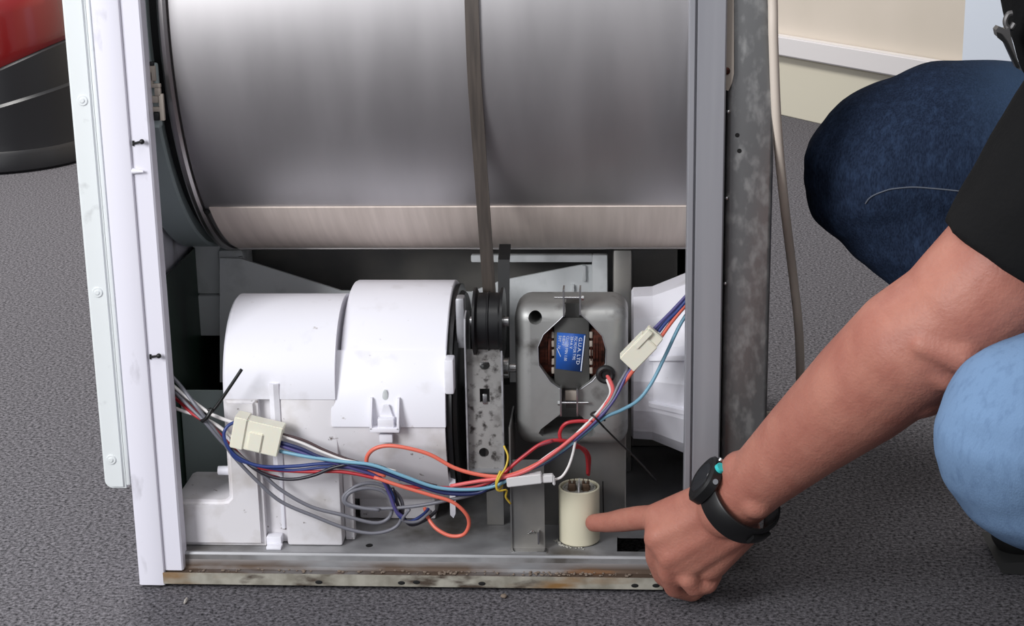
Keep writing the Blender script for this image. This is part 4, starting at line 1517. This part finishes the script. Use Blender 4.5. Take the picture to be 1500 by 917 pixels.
# wristwatch
fa = (A(1180, 641, -0.115)-L_wr).normalized()
wc = A(1084, 734, -0.0735)
back = A(1035, 712, -0.060)-wc                  # direction of the watch face from the wrist centre
back = (back-fa*back.dot(fa)).normalized()
back = (back + Vector((0, -0.38, 0)) - fa*Vector((0, -0.38, 0)).dot(fa)).normalized()
sidev = fa.cross(back).normalized()
wt = thing('wristwatch', 'black rubber sports watch with teal and silver buttons on the pointing wrist', 'watch', wc)
rb, rs = 0.0315, 0.0330


def strap_ring(w, ro, ri, a0, a1, n=48):
    bm = NB()
    rows = []
    for i in range(n+1):
        a = math.radians(a0+(a1-a0)*i/n)
        dv = back*math.cos(a)*rb + sidev*math.sin(a)*rs
        u = dv.normalized()
        rows.append([bm.verts.new(wc+dv+u*o_+fa*s_) for s_, o_ in ((-w/2, ri), (w/2, ri), (w/2, ro-0.0008), (w/2-0.001, ro), (-w/2+0.001, ro), (-w/2, ro-0.0008))])
    fs = []
    for P, Q in zip(rows, rows[1:]):
        for k in range(6):
            l = (k+1) % 6
            fs.append(bm.faces.new((P[k], Q[k], Q[l], P[l])))
    fs += [bm.faces.new(rows[0]), bm.faces.new(rows[-1][::-1])]
    bmesh.ops.recalc_face_normals(bm, faces=fs)
    return bm


obj('strap', strap_ring(0.0215, 0.0028, 0.0, 22, 338), 'watch_rubber', wt, 40)
obj('strap_keeper', strap_ring(0.010, 0.0058, 0.0026, 118, 150, 10), 'watch_rubber', wt, 40)
bm = NB()
kc = wc+back*(rb+0.0035)
N = 40
rows = []
for off, sc in ((-0.0060, 0.92), (-0.0045, 1.0), (0.0030, 1.0), (0.0048, 0.90), (0.0048, 0.74)):
    rows.append([bm.verts.new(kc+back*off + sc*(0.0190*math.copysign(abs(math.cos(2*math.pi*i/N))**0.75, math.cos(2*math.pi*i/N))*fa
                + 0.0200*math.copysign(abs(math.sin(2*math.pi*i/N))**0.75, math.sin(2*math.pi*i/N))*sidev)) for i in range(N)])
fs = []
for P, Q in zip(rows, rows[1:]):
    for k in range(N):
        l = (k+1) % N
        fs.append(bm.faces.new((P[k], P[l], Q[l], Q[k])))
fs.append(bm.faces.new(rows[0]))
fs.append(bm.faces.new(rows[-1]))
bmesh.ops.recalc_face_normals(bm, faces=fs)
case = obj('case', bm, 'watch_rubber', wt, 40)
bm = NB()
cone(bm, kc+back*0.0046, kc+back*0.0052, 0.0138, 0.0135, 32)
obj('screen', bm, 'watch_glass', case)
sg = 1 if sidev.z > 0 else -1
for k, (a, m, r) in enumerate(((-34, 'bright_steel', 0.0024), (0, 'teal', 0.0046), (38, 'bright_steel', 0.0026))):
    bm = NB()
    dv = math.cos(math.radians(a))*fa + math.sin(math.radians(a))*(-sg)*sidev
    p = kc + fa*0.0190*math.cos(math.radians(a)) - sg*sidev*0.0200*math.sin(math.radians(a)) - back*0.001
    cone(bm, p-dv*0.002, p+dv*0.0032, r, r*0.9, 18)
    obj('button', bm, m, case, 40)

# spectacle-like spring clip hanging on the shirt front
cl0 = A(1474, 60, -0.06)
bm = NB()
ps = [(1459, 44), (1463, 39), (1473, 43), (1479, 41), (1480, 50), (1490, 86), (1497, 104), (1490, 100), (1473, 63), (1461, 53)]
Yc = -0.075
pp = [A(x, y, Yc) for x, y in ps]
prism(bm, [(p.x, p.z) for p in pp], XZ, Yc, Yc+0.012)
clip = thing('spring_clip', 'small dark grey spring clip fastened to the black shirt front', 'clip', pp[6])
obj('clip_jaw', bm, 'clip_grey', clip, 30)
bm = NB()
tube(bm, [A(1483, 19, Yc+0.006), A(1477, 21, Yc+0.006), A(1473, 29, Yc+0.006), A(1474, 37, Yc+0.006), A(1480, 42, Yc+0.006), A(1486, 34, Yc+0.006)], 0.0022, 8)
obj('clip_lever', bm, 'clip_grey', clip)
bm = NB()
pp = [A(x, y, Yc-0.001) for x, y in ((1460, 47), (1466, 49), (1474, 60), (1492, 98), (1489, 100), (1472, 64), (1461, 55))]
prism(bm, [(p.x, p.z) for p in pp], XZ, Yc-0.0015, Yc-0.0002)
obj('clip_pad', bm, 'black_rubber', clip, 30)

# crumbs on the carpet beside the base
for (x, y, sx, sz, m, lb_) in ((272, 880, 0.0012, 0.006, 'lint', 'thin pale scrap of lint lying on the carpet below the white front panel'),
                               (738, 873, 0.003, 0.0028, 'grit', 'small pinkish crumb lying on the carpet below the rusty base lip')):
    p = at(x, y, Z=0.002)
    bm = NB()
    sphere(bm, p, 1.0, sx, sz, 0.0018, 10)
    for v in bm.verts:
        v.co += Vector((random.uniform(-1, 1), random.uniform(-1, 1), random.uniform(-1, 1)))*0.0004
        v.co.z = max(v.co.z, 0.0002)
    tag(obj('lint_scrap' if m == 'lint' else 'crumb', bm, m, None, 60), lb_, 'debris')
